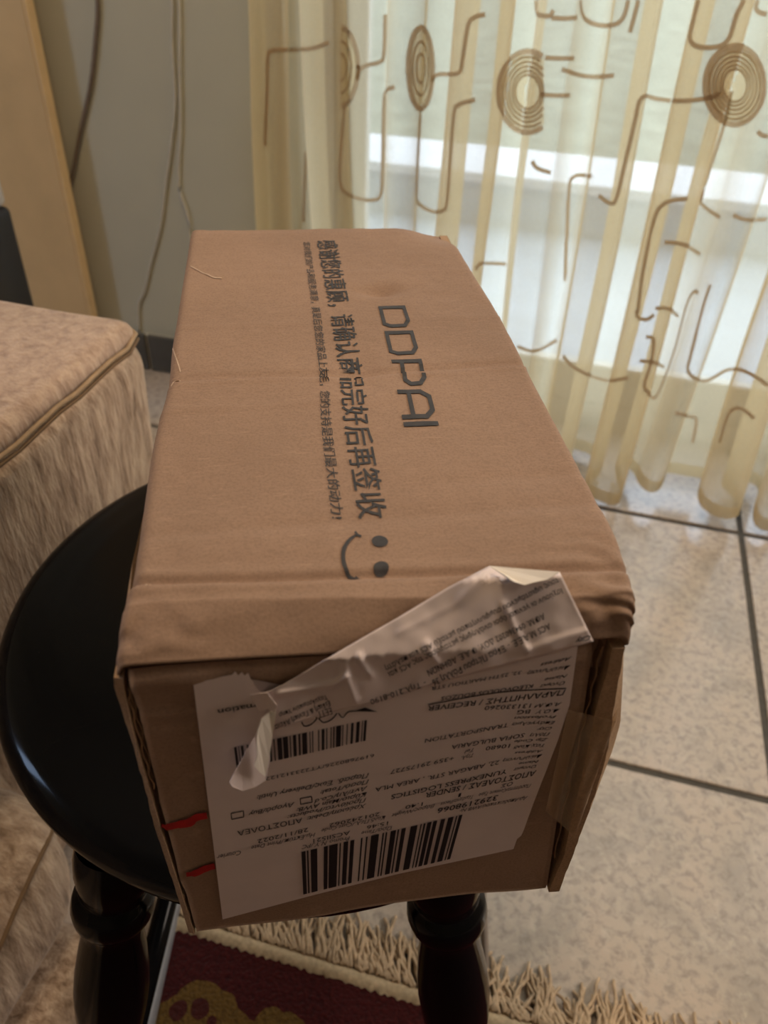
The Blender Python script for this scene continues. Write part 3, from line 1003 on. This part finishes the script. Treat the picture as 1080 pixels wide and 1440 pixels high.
ns, nt = 110, 30
Vs = []
for i in range(ns):
    s = i / (ns - 1)
    for j in range(nt):
        t = j / (nt - 1)
        q = lerp(along(TE, s), along(BE, s), t)
        Vs.append(front_hit(q[0], q[1], strip_off(*q)))
strip = mesh('torn_label_strip', Vs, grid_faces(ns, nt, True), M['paper'], box, smooth=True, local=True)
sol = strip.modifiers.new('thickness', 'SOLIDIFY'); sol.thickness = 0.00018; sol.offset = -1
tag(strip, 'torn white strip of the label peeled up over the box edge')
pr = Print()
SH = lambda u, v: front_hit(u, v, strip_off(u, v) + 0.0003)
for s, a, b, h in [('Ισχύουν οι γενικοί όροι ανάληψης μεταφοράς της ACS και', (789, 827), (545, 946), 7.5), ('τους υφιστάμενου συμφωνητικού μεταξύ ACS και πελάτη', (784, 812), (541, 937), 7.5),
                   ('ΑΦΜ. 094360202 ΔΟΥ. Φ.Α.Ε. ΑΘΗΝΩΝ', (764, 862), (600, 943), 8), ('ACS Μ.Α.Ε.Ε. - Έδρα Πέτρου Ράλλη 36', (772, 876), (607, 957), 8.5), ('- Τηλ.210-8190', (598, 957), (520, 984), 7.5),
                   ('Ταχυδρομικών Υπηρ', (459, 977), (392, 1003), 6), ('Ειδική & Γενική Άδεια', (463, 985), (386, 1020), 7), ('ΕΕΤΤ', (465, 995), (446, 1001), 9)]:
    px_text(pr, s, a, b, h, SH, kx=0.42 if a[0] > 600 else 0.30, bold=.003)
px_text(pr, 'City', (830, 893), (809, 899), 6.5, SH, kx=0.1, shear=IT, bold=.014)
pr.build('strip_lettering', M['label_ink'], strip)


def sheet(name, pts, offs, mat, thick=0.0002, label=None):
    bm = bmesh.new()
    vs = [bm.verts.new(front_hit(u, v, o)) for (u, v), o in zip(pts, offs)]
    bm.faces.new(vs); bmesh.ops.triangulate(bm, faces=bm.faces[:])
    me = bpy.data.meshes.new(name); bm.to_mesh(me); bm.free(); me.materials.append(mat)
    o = link(name, me, strip)
    m = o.modifiers.new('thickness', 'SOLIDIFY'); m.thickness = thick; m.offset = 0
    if label: tag(o, label)
    return o


sheet('folded_corner', [(688, 796), (787, 804.5), (770, 815), (752, 819), (738, 823), (722, 818), (708, 808)], [.0055, .0055, .0062, .0062, .0062, .006, .0055], M['paper_back'], label='white torn corner folded over')
sheet('torn_curl', [(357.5, 1036), (340, 1068), (322.5, 1100), (326, 1106), (341, 1112), (358, 1107), (374, 1097), (380, 1068), (378, 1036), (368, 1020)], [.005, .009, .013, .013, .011, .0095, .0075, .006, .0045, .0045], M['paper'], label='grey white curl of paper hanging down')
sheet('torn_backing', [(379, 1001), (368, 1010), (362, 1028), (361, 1045), (362, 1062), (357, 1077), (365, 1086), (373, 1092), (378, 1068), (383, 1035), (388, 1003), (384, 998)], [.0055, .0068, .0082, .0095, .0105, .0115, .0105, .0095, .0085, .007, .006, .005], M['paper_back'], label='rough white backing of the torn curl')
sheet('crumpled_edge', [(352, 977), (366, 974.5), (376, 974), (390, 992), (387, 1004), (380, 1006), (377, 996), (366, 1000), (358, 990)], [.003, .0045, .005, .006, .006, .005, .004, .0025, .002], M['paper'])

# --- clear tape wrapping the right edge
tp = []
nt2 = 14
TLp, TRp, BLp, BRp = (799, 998), (866, 1014), (767, 1140), (809, 1177)
for i in range(nt2):
    a = i / (nt2 - 1)
    for j in range(nt2):
        b = j / (nt2 - 1)
        q = lerp(lerp(np.array(TLp, float), np.array(TRp, float), a), lerp(np.array(BLp, float), np.array(BRp, float), a), b)
        tp.append(bhit(q[0], q[1], 1, -0.0030 + 0.0012 * nz3(a, b, 1, 5) + 0.0006 * (1 - a)))
    
# wrap on round the side
for b in range(nt2):
    q = tp[(nt2 - 1) * nt2 + b]; tp.append((q[0] + 0.0035, 0.004, q[2]))
for b in range(nt2):
    q = tp[(nt2 - 1) * nt2 + b]; tp.append((q[0] + 0.0040, 0.030, q[2] + 0.002))
mesh('clear_tape', tp, grid_faces(nt2 + 2, nt2, True), M['tape'], box, smooth=True, local=True)

# ------------------------------------------------------------------ round black stool
SC = np.array([-0.1525 * K, 0.396 * K]); SR = 0.2205 * K
stool = empty('round_stool', (SC[0], SC[1], 0))
tag(stool, 'round glossy black wooden stool with turned legs, carrying the cardboard parcel', 'stool')
TH_ = 0.034
prof = [(0, 0.0)]
# from the centre of the top, over the rounded rim, to the centre below
pts = [(0.0, 0.0), (SR - 0.040, 0.0), (SR - 0.034, -0.0006), (SR - 0.024, -0.0022)]
for k in range(1, 14):
    a = math.radians(90 - k * 180 / 13)
    pts.append((SR - 0.0165 + 0.0165 * math.cos(a), -TH_ / 2 - 0.0008 + (TH_ / 2 - 0.0014) * math.sin(a)))
pts += [(SR - 0.03, -TH_), (SR - 0.05, -TH_ - 0.004), (0.0, -TH_ - 0.004)]
v, f = lathe_vf((SC[0], SC[1], ZS), (0, 0, 1), [(z, r) for r, z in pts], 96)
mesh('seat', v, [q[::-1] for q in f], M['lacquer'], stool, smooth=True)


def leg(P1, P2, zf=0.0005):
    P1 = np.array(P1); P2 = np.array(P2); d = (P2 - P1) / (P1[2] - P2[2])
    a = P1 + d * (P1[2] - (ZS - TH_ - 0.002)); b = P1 + d * (P1[2] - zf)
    ln = np.linalg.norm(b - a)
    pr = [(0, .0195), (.004, .0200), (.012, .0208), (.022, .0205), (.031, .0190), (.036, .0178), (.0385, .0185), (.0405, .0207), (.046, .0218), (.051, .0222), (.056, .0214), (.060, .0192), (.063, .0168), (.067, .0160), (.074, .0163),
          (.090, .0186), (.110, .0206), (.130, .0214), (.150, .0206), (.175, .0180), (.198, .0155), (.206, .0150), (.209, .0172), (.216, .0186), (.223, .0172), (.226, .0150), (.236, .0150), (.270, .0178), (.310, .0185), (.350, .0165), (.385, .0135), (.392, .0150), (.404, .0160), (ln - 0.001, .0140), (ln - 0.001, 0.0)]
    pr = [q for q in pr if q[0] <= ln]
    v, f = lathe_vf(a, b - a, pr, 36)
    o = mesh('leg', v, f, M['lacquer'], stool, smooth=True)
    return a, b


la, lb = leg(onz(160, 1250, .38), onz(156, 1440, .254), 0.0135)
ra, rb = leg(onz(627, 1260, .38), onz(642, 1440, .254), 0.0135)
C3 = np.array([SC[0], SC[1], 0])


def opposite(q): return np.array([2 * SC[0] - q[0], 2 * SC[1] - q[1], q[2]])


leg(opposite(la), opposite(lb)); leg(opposite(ra), opposite(rb))
# stretchers low down between neighbouring legs
for (p, q) in (((la, lb), (opposite(ra), opposite(rb))), ((ra, rb), (opposite(la), opposite(lb)))):
    m = lambda w: w[0] + (w[1] - w[0]) * 0.72
    v, f = tube_vf([m(p), m(q)], 0.009, 12); mesh('stretcher', v, f, M['lacquer'], stool, smooth=True)

# ------------------------------------------------------------------ sofa
SZ = 0.50
e1 = onz(186, 463, SZ); e0 = onz(0, 612, SZ)
SX = float((e1[0] + e0[0]) / 2); SY = float(e1[1]) + 0.028
sofa = empty('sofa', (SX - 0.3, SY - 0.5, 0))
tag(sofa, 'beige plush sofa with piped edges, left of the black stool', 'sofa')


def rounded_box(name, a, b, r, mat, parent, seg=6, wob=0.004, sub=3, ws=9):
    v, f = box_vf(a, b)
    me = bpy.data.meshes.new(name); me.from_pydata(v, [], f)
    bm = bmesh.new(); bm.from_mesh(me)
    bmesh.ops.bevel(bm, geom=list(bm.edges), offset=r, segments=seg, profile=0.5, affect='EDGES')
    bmesh.ops.subdivide_edges(bm, edges=[e for e in bm.edges if e.calc_length() > 0.05], cuts=sub, use_grid_fill=True)
    bmesh.ops.subdivide_edges(bm, edges=[e for e in bm.edges if e.calc_length() > 0.05], cuts=2, use_grid_fill=True)
    bm.normal_update()
    for q in bm.verts:
        q.co += q.normal * wob * noise.noise(q.co * ws)
    off = origin(parent)
    for q in bm.verts: q.co -= off
    for fc in bm.faces: fc.smooth = True
    bm.to_mesh(me); bm.free(); me.materials.append(mat)
    return link(name, me, parent)


arm = rounded_box('armrest', (SX - 0.62, SY - 0.80, 0.265), (SX, SY, SZ - 0.014), 0.028, M['plush_side'], sofa)
rounded_box('top_cushion', (SX - 0.60, SY - 0.80, SZ - 0.030), (SX - 0.006, SY - 0.006, SZ), 0.014, M['plush_top'], sofa, seg=4, wob=0.003)
# piping along the top edge
pts = [(SX - 0.001, SY - 0.79 + k * 0.026, SZ - 0.014 + 0.0012 * math.sin(k * 2.1)) for k in range(30)] + [(SX - 0.006, SY - 0.012, SZ - 0.013), (SX - 0.02, SY - 0.002, SZ - 0.013), (SX - 0.06, SY, SZ - 0.013), (SX - 0.30, SY, SZ - 0.013), (SX - 0.60, SY, SZ - 0.013)]
v, f = tube_vf(pts, 0.0020, 8); mesh('piping', v, f, M['piping'], sofa, smooth=True)
v, f = tube_vf([(q[0] + 0.0015, q[1], q[2] - 0.0042) for q in pts[:31]], 0.0016, 6); mesh('seam', v, f, M['seam'], sofa, smooth=True)
# lower body below the overhang, with a padded front corner and seam
lower = rounded_box('lower_cushion', (SX - 0.60, SY - 1.0, 0.05), (SX + 0.045, SY - 0.285, 0.235), 0.075, M['plush_side'], sofa, wob=0.006)
so = origin(sofa)
lb = BVHTree.FromPolygons([q.co + so for q in lower.data.vertices], [tuple(q.vertices) for q in lower.data.polygons])
P = []
for u, v in catmull([(76, 1160), (68, 1182), (50, 1218), (25, 1272), (2, 1326), (-20, 1370)], 6):
    h = lb.ray_cast(Vector(tuple(CAM)), Vector(tuple(ray(u, v))).normalized())[0]
    if h is not None: P.append(h)
if len(P) > 3:
    v, f = tube_vf(P, 0.0022, 6); mesh('seam', v, f, M['seam'], sofa, smooth=True)
rounded_box('base', (SX - 0.58, SY - 1.0, 0.012), (SX + 0.070, SY - 0.33, 0.075), 0.03, M['plush_side'], sofa, wob=0.004)
rounded_box('back_base', (SX - 0.60, SY - 0.7, 0.012), (SX - 0.035, SY - 0.02, 0.27), 0.02, M['plush_side'], sofa, wob=0.003)

# ------------------------------------------------------------------ pale wooden cabinet and the loudspeaker behind the sofa
YC = 1.262
xr = float(ony(88, 250, YC)[0])
cab = empty('wooden_board', (xr - 0.1, YC + 0.01, 0))
tag(cab, 'tall pale wooden board standing upright against the grey wall, behind the sofa', 'board')
boxes('face', [((xr - 0.24, YC, 0.0), (xr - 0.006, YC + 0.020, 1.7))], M['wood'], cab, 0.0015, 1)
boxes('edge_strip', [((xr - 0.006, YC - 0.0005, 0.0), (xr, YC + 0.0205, 1.7))], M['wood_edge'], cab, 0.001, 1)

YS = 0.84
sp0 = ony(41, 418, YS + 0.09); sp1 = ony(10, 287, YS + 0.09); spx = float((sp0[0] + sp1[0]) / 2) + 0.008
spk = empty('loudspeaker', (spx - 0.09, YS + 0.04, 0))
tag(spk, 'slim black upright loudspeaker with pale grey top part, before the pale wooden board', 'speaker')
zt_ = float(sp1[2])
boxes('body', [((spx - 0.17, YS, 0.03), (spx, YS + 0.09, zt_))], M['black_plastic'], spk, 0.010, 4, smooth=True)
boxes('top_cap', [((spx - 0.17, YS + 0.002, zt_), (spx - 0.003, YS + 0.088, zt_ + 0.30))], M['silver'], spk, 0.008, 3, smooth=True)
boxes('base', [((spx - 0.19, YS - 0.02, 0.0), (spx + 0.02, YS + 0.085, 0.03))], M['black_plastic'], spk, 0.004, 2)

# ------------------------------------------------------------------ cords on the wall
def wall_cord(px, rad, mat, name, label, tail):
    P = [ony(u, v, YW - rad - 0.001) for u, v in px]
    P = [P[0] + (0, 0, 0.06 * k) for k in range(8, 0, -1)] + P + [np.array(t) for t in tail]
    v, f = tube_vf(catmull(P, 8), rad, 8)
    o = mesh(name, v, f, mat, smooth=True); tag(o, label, 'cord')
    return o


wall_cord([(137, 0), (134, 60), (127, 120), (113, 185), (103, 240), (95, 278)], 0.0035, M['cord_brown'], 'brown_cord', 'brown cord hanging in a curve down the grey wall beside the pale wooden board', [(-0.99, YW - 0.004, 0.22), (-1.02, YW - 0.004, 0.085)])
wall_cord([(242, 0), (242, 60), (246, 140), (241, 200), (233, 260), (225, 320), (212, 370), (203, 410)], 0.0028, M['cord_white'], 'white_cord', 'off white cord on the grey wall, left strand of the pair, reaching the skirting', [(-0.83, YW - 0.004, 0.14), (-0.84, YW - 0.004, 0.082)])
wall_cord([(252, 0), (253, 90), (254, 180), (252, 262)], 0.0026, M['cord_white'], 'white_cord', 'off white cord on the grey wall, right strand of the pair nearer the curtain', [(-0.70, YW - 0.004, 0.30), (-0.72, YW - 0.004, 0.085)])

# ------------------------------------------------------------------ curtain
cur = empty('curtain', (0.2, YW - 0.1, 0))
tag(cur, 'sheer cream curtain with brown looping lines and round motifs, over the balcony door', 'curtain')
crest_px = [(385, 200), (455, 200), (562, 200), (668, 200), (765, 200), (850, 200), (985, 200), (1064, 200)]
cx = [float(ony(u, v, 1.17)[0]) for u, v in crest_px]
while cx[-1] < 1.5: cx.append(cx[-1] + random.uniform(0.085, 0.115))
ph = list(range(len(cx)))


def cur_pt(s, z):
    """s runs along the folds: integers are crests"""
    k = np.interp(s, ph, cx) if s >= 0 else cx[0] + s * 0.08
    lam = (np.interp(min(s + .5, ph[-1]), ph, cx) - np.interp(max(s - .5, 0), ph, cx)) if 0.5 < s < ph[-1] - .5 else 0.09
    th = 2 * math.pi * s
    zz = z / 0.7
    amp = (0.036 + 0.018 * math.sin(s * 2.3 + 1)) * (1.35 - 0.45 * min(1, zz))
    x = k + (0.150 + 0.095 * math.sin(s * 2.4 + 0.6)) * lam * math.sin(2 * th) + 0.014 * math.sin(s * 1.7) * (1 - min(1, zz)) + 0.010 * nz3(s * 0.9, z * 2, 2, 1)
    y = 1.185 - amp * math.cos(th) - 0.010 * math.sin(2 * th + s) * (1 - 0.4 * zz) + 0.012 * nz3(s * 1.5, z * 3, 7, 1) - 0.02 * (1 - min(1, zz)) * sm(3.5, 6.5, s)
    return (x, min(y, YW + 0.02), z)


ZB = 0.028
s_lo, s_hi = -0.45, ph[-1] + 0.3
NS = int((s_hi - s_lo) * 26)
zs = np.concatenate([np.linspace(ZB, 0.8, 46), np.linspace(0.8, 2.2, 14)[1:]])


def zb_of(s): return 0.012 * math.sin(s * 1.9)


Vc = []
for i in range(NS):
    s = s_lo + (s_hi - s_lo) * i / (NS - 1)
    for z in zs:
        Vc.append(cur_pt(s, z + zb_of(s) * gauss(z, 0.15)))
fc = grid_faces(NS, len(zs))
fabric = mesh('fabric', Vc, fc, M['sheer'], cur, smooth=True)
# doubled hem at the bottom and at the left selvedge
hz = np.linspace(ZB - 0.001, ZB + 0.022, 4)
Vh = []
for i in range(NS):
    s = s_lo + (s_hi - s_lo) * i / (NS - 1)
    for z in hz:
        q = cur_pt(s, z + zb_of(s) * gauss(z, 0.15)); Vh.append((q[0], q[1] - 0.0015, q[2]))
mesh('hem', Vh, grid_faces(NS, 4), M['hem'], cur, smooth=True)
bvh = BVHTree.FromPolygons([Vector(q) for q in Vc], fc)


def cur_hit(u, v):
    d = Vector(tuple(ray(u, v))).normalized(); loc, nrm, idx, dist = bvh.ray_cast(Vector(tuple(CAM)), d)
    if loc is None: return None
    if nrm.dot(d) > 0: nrm = -nrm
    return loc, nrm


def embroider(px, wpx=4.6, name='embroidered_line', mat=None):
    P = catmull(px, 14); runs = []; run = []
    for q in P:
        h = cur_hit(*q)
        if h is None:
            if len(run) > 2: runs.append(run)
            run = []; continue
        if run and (h[0] - run[-1][0]).length > 0.03:
            if len(run) > 2: runs.append(run)
            run = []
        run.append(h)
    if len(run) > 2: runs.append(run)
    for r in runs:
        Vv = []; Ff = []; pts = [a + b * 0.0012 for a, b in r]
        for k, (a, b) in enumerate(r):
            t = pts[min(k + 1, len(pts) - 1)] - pts[max(k - 1, 0)]
            if t.length < 1e-8: t = Vector((0, 0, 1))
            t.normalize(); sd = t.cross(b).normalized(); w = wpx / F * 1.35 / 2
            c = pts[k]
            Vv += [c + sd * w, c + b * 0.0008, c - sd * w]
        for k in range(len(r) - 1):
            i = 3 * k; Ff += [(i, i + 3, i + 4, i + 1), (i + 1, i + 4, i + 5, i + 2)]
        mesh(name, Vv, Ff, mat or M['embroidery'], cur, smooth=True)


LINES = [
    [(373, 205), (376, 130), (377, 82), (384, 71), (415, 70), (440, 68), (462, 60)],
    [(431, 205), (429, 260), (427, 312)],
    [(484, 150), (478, 220), (478, 258), (486, 271), (505, 279), (524, 281), (535, 274), (538, 240), (540, 150), (544, 128), (556, 122)],
    [(503, 112), (506, 99), (516, 92), (534, 87), (540, 76), (542, 20)],
    [(591, 150), (587, 220), (585, 276), (592, 289), (608, 297), (623, 296), (629, 284), (634, 220), (639, 160), (646, 147), (668, 140)],
    [(607, 114), (611, 107), (620, 104), (640, 104), (648, 98), (653, 68), (659, 34), (668, 24), (682, 20)],
    [(754, 0), (756, 18), (763, 22), (773, 22), (778, 14)],
    [(815, 0), (818, 20), (828, 31), (850, 36), (868, 33), (878, 22), (884, 0)],
    [(898, 0), (893, 20), (886, 46)],
    [(790, 97), (812, 105), (838, 108), (864, 106)],
    [(766, 81), (786, 82), (806, 82)], [(760, 133), (780, 134), (800, 134)], [(775, 25), (792, 26), (810, 25)],
    [(748, 226), (755, 236), (775, 243)],
    [(795, 395), (797, 330), (800, 262), (806, 249), (816, 246), (833, 248)],
    [(1012, 132), (995, 138), (960, 142), (925, 139), (908, 135), (899, 143), (893, 170), (880, 225), (868, 275), (860, 286), (842, 275)],
    [(983, 0), (974, 36), (971, 54), (978, 64), (995, 67), (1014, 64), (1026, 52), (1036, 20), (1046, 0)],
    [(1029, 128), (1022, 165), (1005, 220), (988, 270), (986, 284), (997, 295), (1014, 306)],
    [(1066, 0), (1064, 12), (1070, 18), (1080, 20)],
    [(897, 440), (905, 380), (920, 310), (930, 290), (945, 282), (967, 279)],
    [(895, 436), (898, 446), (910, 449), (920, 442)],
    [(1032, 303), (1052, 309), (1078, 308)],
    [(1066, 185), (1072, 190), (1080, 192)],
    [(727, 487), (752, 493), (784, 478)],
    [(792, 500), (806, 515), (828, 527), (856, 535), (884, 531)],
    [(1000, 400), (990, 430), (972, 500), (968, 520), (976, 531), (992, 535), (1006, 529), (1022, 520), (1042, 520), (1062, 529), (1080, 542)],
    [(909, 473), (919, 478), (915, 510), (906, 540), (912, 553), (922, 559), (934, 535), (950, 490), (966, 430), (976, 411), (984, 412)],
    [(935, 340), (962, 344), (986, 358)], [(922, 433), (940, 434), (955, 445)], [(900, 507), (918, 509), (935, 516)],
    [(950, 580), (968, 585), (979, 590), (974, 622)], [(1013, 622), (1022, 590), (1032, 575), (1046, 576), (1060, 588)],
    [(668, 380), (674, 371), (690, 370), (712, 371)],
]
for q in LINES: embroider(q)


def disc(cx_, cy_, rx, ry, x0=None, x1=None, rings=(1.0, 0.86, 0.74, 0.63, 0.52, 0.42)):
    def clip(pts):
        return [p for p in pts if (x0 is None or p[0] >= x0) and (x1 is None or p[0] <= x1)]
    for k, r in enumerate(rings):
        pts = [(cx_ + rx * r * math.cos(a), cy_ + ry * r * math.sin(a)) for a in (math.radians(d) for d in range(0, 361, 12))]
        # start the run where the ring is hidden by the fold
        st = 0
        for n_, p in enumerate(pts):
            if (x0 is not None and p[0] < x0) or (x1 is not None and p[0] > x1): st = n_; break
        pts = clip(pts[st:] + pts[:st])
        if len(pts) > 3: embroider(pts, 6.0 if k == 0 else 2.6, 'embroidered_ring')
    # backing patch of the motif
    Vv = []; Ff = []; idx = {}
    n = 22
    for i in range(n + 1):
        for j in range(n + 1):
            a, b = 2 * i / n - 1, 2 * j / n - 1
            if a * a + b * b > 1: continue
            u, v = cx_ + rx * a, cy_ + ry * b
            if (x0 is not None and u < x0) or (x1 is not None and u > x1): continue
            h = cur_hit(u, v)
            if h is None: continue
            idx[(i, j)] = len(Vv); Vv.append(h[0] + h[1] * 0.0007)
    for i in range(n):
        for j in range(n):
            k = [(i, j), (i + 1, j), (i + 1, j + 1), (i, j + 1)]
            if all(q in idx for q in k):
                f = tuple(idx[q] for q in k)
                if max((Vv[f[0]] - Vv[q]).length for q in f) < 0.035: Ff.append(f)
    left = set(range(len(Ff)))
    while left:                                     # one mesh for each connected patch
        comp = []; todo = [left.pop()]
        while todo:
            a = todo.pop(); comp.append(a)
            near = [q for q in left if set(Ff[q]) & set(Ff[a])]
            left.difference_update(near); todo += near
        if len(comp) < 6: continue
        ids = sorted({i for q in comp for i in Ff[q]}); m = {i: n_ for n_, i in enumerate(ids)}
        mesh('embroidered_disc', [Vv[i] for i in ids], [tuple(m[i] for i in Ff[q]) for q in comp], M['embroidery_disc'], cur, smooth=True)


disc(476, 94, 28, 56, x0=477, rings=(1.0, .66, .36))
disc(591, 96, 17, 57, rings=(1.0, .66, .36))
disc(742, 129, 42, 57, x1=765)
disc(1034, 120, 42, 55)

# ------------------------------------------------------------------ rug with fringe
RY = float(onz(400, 1345, 0.012)[1]); RX0 = float(onz(247, 1300, 0.012)[0])
rug = empty('rug', (0.2, RY - 0.5, 0))
tag(rug, 'dark red woven rug with gold flower motifs and a cream fringe, under the stool', 'rug')


def rug_mat():
    t = NT('red_rug_pile'); tc = t.n('ShaderNodeTexCoord'); v = tc.outputs['Object']
    wv = t.noise(t.coord(), 260, 2); sp = t.noise(t.coord(), 60, 2)
    base = t.ramp(wv, [(0.3, (0.032, 0.0035, 0.004)), (0.7, (0.066, 0.007, 0.007))])
    # flowers: petals round centres, with noise-ragged edges
    wob = t.n('ShaderNodeTexNoise'); wob.inputs['Scale'].default_value = 45; t.l(v, wob.inputs['Vector'])
    sep0 = t.n('ShaderNodeSeparateXYZ'); t.l(v, sep0.inputs[0])
    org = (0.2, RY - 0.5)
    gold = None; dark = None
    def blob(px, rad, acc):
        c = onz(px[0], px[1], 0.012)
        dx = t.math('SUBTRACT', sep0.outputs[0], float(c[0] - org[0])); dy = t.math('SUBTRACT', sep0.outputs[1], float(c[1] - org[1]))
        dd = t.math('SQRT', t.math('ADD', t.math('MULTIPLY', dx, dx), t.math('MULTIPLY', dy, dy)))
        dd = t.math('ADD', dd, t.math('MULTIPLY', t.math('SUBTRACT', wob.outputs['Fac'], 0.5), 0.008))
        m = t.math('LESS_THAN', dd, rad)
        return m if acc is None else t.math('MAXIMUM', acc, m)
    for q, r in (((278, 1420), .024), ((300, 1430), .022), ((240, 1432), .016), ((250, 1450), .03), ((320, 1450), .02), ((285, 1470), .04), ((380, 1446), .016), ((400, 1460), .02), ((345, 1470), .02)): gold = blob(q, r, gold)
    for q, r in (((250, 1422), .0085), ((281, 1420), .0085), ((297, 1437), .005), ((265, 1462), .012)): dark = blob(q, r, dark)
    c = t.mix(gold, base, t.ramp(wv, [(0.3, (0.085, 0.045, 0.010)), (0.7, (0.15, 0.083, 0.018))]))
    c = t.mix(dark, c, (0.055, 0.010, 0.008))
    t.bsdf(c, 0.9, t.bump(wv, 0.8, 0.003), spec=0.1, sheen=0.2)
    return t.m


M['rug'] = rug_mat()
M['fringe'] = simple('cream_fringe_yarn', (0.50, 0.365, 0.235), 0.9, 0.25, 130, 0.4)
M['band'] = simple('cream_rug_binding', (0.50, 0.385, 0.245), 0.9, 0.2, 220, 0.6)
RX1 = RX0 + 1.3
boxes('pile', [((RX0, RY - 1.6, 0.0005), (RX1, RY, 0.012))], M['rug'], rug, 0.003, 2)
# knotted binding along the end: a ragged cream roll
n = 420; Vb = []
for k in range(n):
    x = lerp(RX0 - 0.004, RX1, k / (n - 1)); w = 0.0010 * math.sin(k * 2.3) + 0.0026 * nz3(x, 0, 0, 190) + 0.0012 * nz3(x, 1, 0, 60)
    for (dy, dz) in ((-0.006 + w, 0.0122), (-0.002 + w, 0.0150), (0.004, 0.0148), (0.009, 0.0110), (0.011, 0.003)): Vb.append((x, RY + dy, dz + 0.001 * nz3(x, dy, 3, 200)))
mesh('end_binding', Vb, grid_faces(n, 5, True), M['band'], rug, smooth=True)
boxes('side_binding', [((RX0 - 0.010, RY - 1.6, 0.0008), (RX0 + 0.0005, RY, 0.0135))], M['band'], rug, 0.004, 3)

tas = []
for k in range(9):
    rnd = random.Random(k + 40)
    VV = []; FF = []
    for st in range(4):
        ln = rnd.uniform(0.036, 0.056); ang = rnd.uniform(-0.45, 0.35); x0 = rnd.uniform(-0.004, 0.004); fx = rnd.uniform(0.6, 1.4); p0 = rnd.uniform(0, 6)
        pts = []
        for e in range(9):
            t = e / 8
            pts.append((x0 + ln * t * math.sin(ang) + 0.0028 * math.sin(p0 + t * 8 * fx) * t, ln * t * math.cos(ang), 0.011 * (1 - t) ** 1.5 + 0.0026 + 0.005 * math.sin(math.pi * t) * rnd.uniform(0.2, 1.3)))
        v, f = tube_vf(pts, [0.0022 * (1 - 0.35 * e / 8) * rnd.uniform(.85, 1.15) for e in range(9)], 5)
        m = len(VV); VV += v; FF += [tuple(i + m for i in q) for q in f]
    me = bpy.data.meshes.new('tassel'); me.from_pydata([tuple(q) for q in VV], [], FF); me.materials.append(M['fringe'])
    me.polygons.foreach_set('use_smooth', [True] * len(me.polygons)); tas.append(me)
off = origin(rug)
x = RX0 - 0.002; k = 0
while x < RX0 + 0.95 and k < 170:
    o = link('tassel', random.choice(tas), rug)
    o.location = (x - off[0], RY + 0.008 - off[1], 0); o.rotation_euler = (0, 0, 0.35 + random.uniform(-0.25, 0.25) if x < 0.0 else random.uniform(-0.7, 0.7))
    o.scale = (1, random.uniform(0.85, 1.2), 1)
    x += random.uniform(0.0045, 0.0072); k += 1

# ------------------------------------------------------------------ grey metal pole and thin cable on the floor
pa, pb = onz(240, 1262, 0.028), onz(199, 1440, 0.028)
dv = pb - pa
p0, p1 = pa - dv * 0.9, pb + dv * 1.4
pole = empty('metal_pole', (float(p0[0]), float(p0[1]), 0))
tag(pole, 'grey metal pole lying on the left edge of the rug, behind the left stool leg', 'pole')
v, f = tube_vf([p0, p0 + dv * .5, p0 + dv, p1], 0.0115, 20); mesh('tube', v, f, M['steel'], pole, smooth=True)
v, f = tube_vf([p0 - dv * .02, p0 + dv * .08], 0.0128, 20); mesh('end_cap', v, f, M['black_plastic'], pole, smooth=True)
v, f = tube_vf([p1 - dv * .08, p1 + dv * .02], 0.0128, 20); mesh('end_cap', v, f, M['black_plastic'], pole, smooth=True)

cab_px = [(679, 1242), (681, 1290), (683, 1340), (685, 1385)]
P = [onz(u, v, 0.004) for u, v in cab_px]; P = [P[0] + (P[0] - P[1]) * 3] + P
v, f = tube_vf(catmull(P, 6), 0.0030, 8)
tag(mesh('floor_cable', v, f, M['cord_brown'], smooth=True), 'thin brown cable on the tiled floor right of the right stool leg', 'cable')
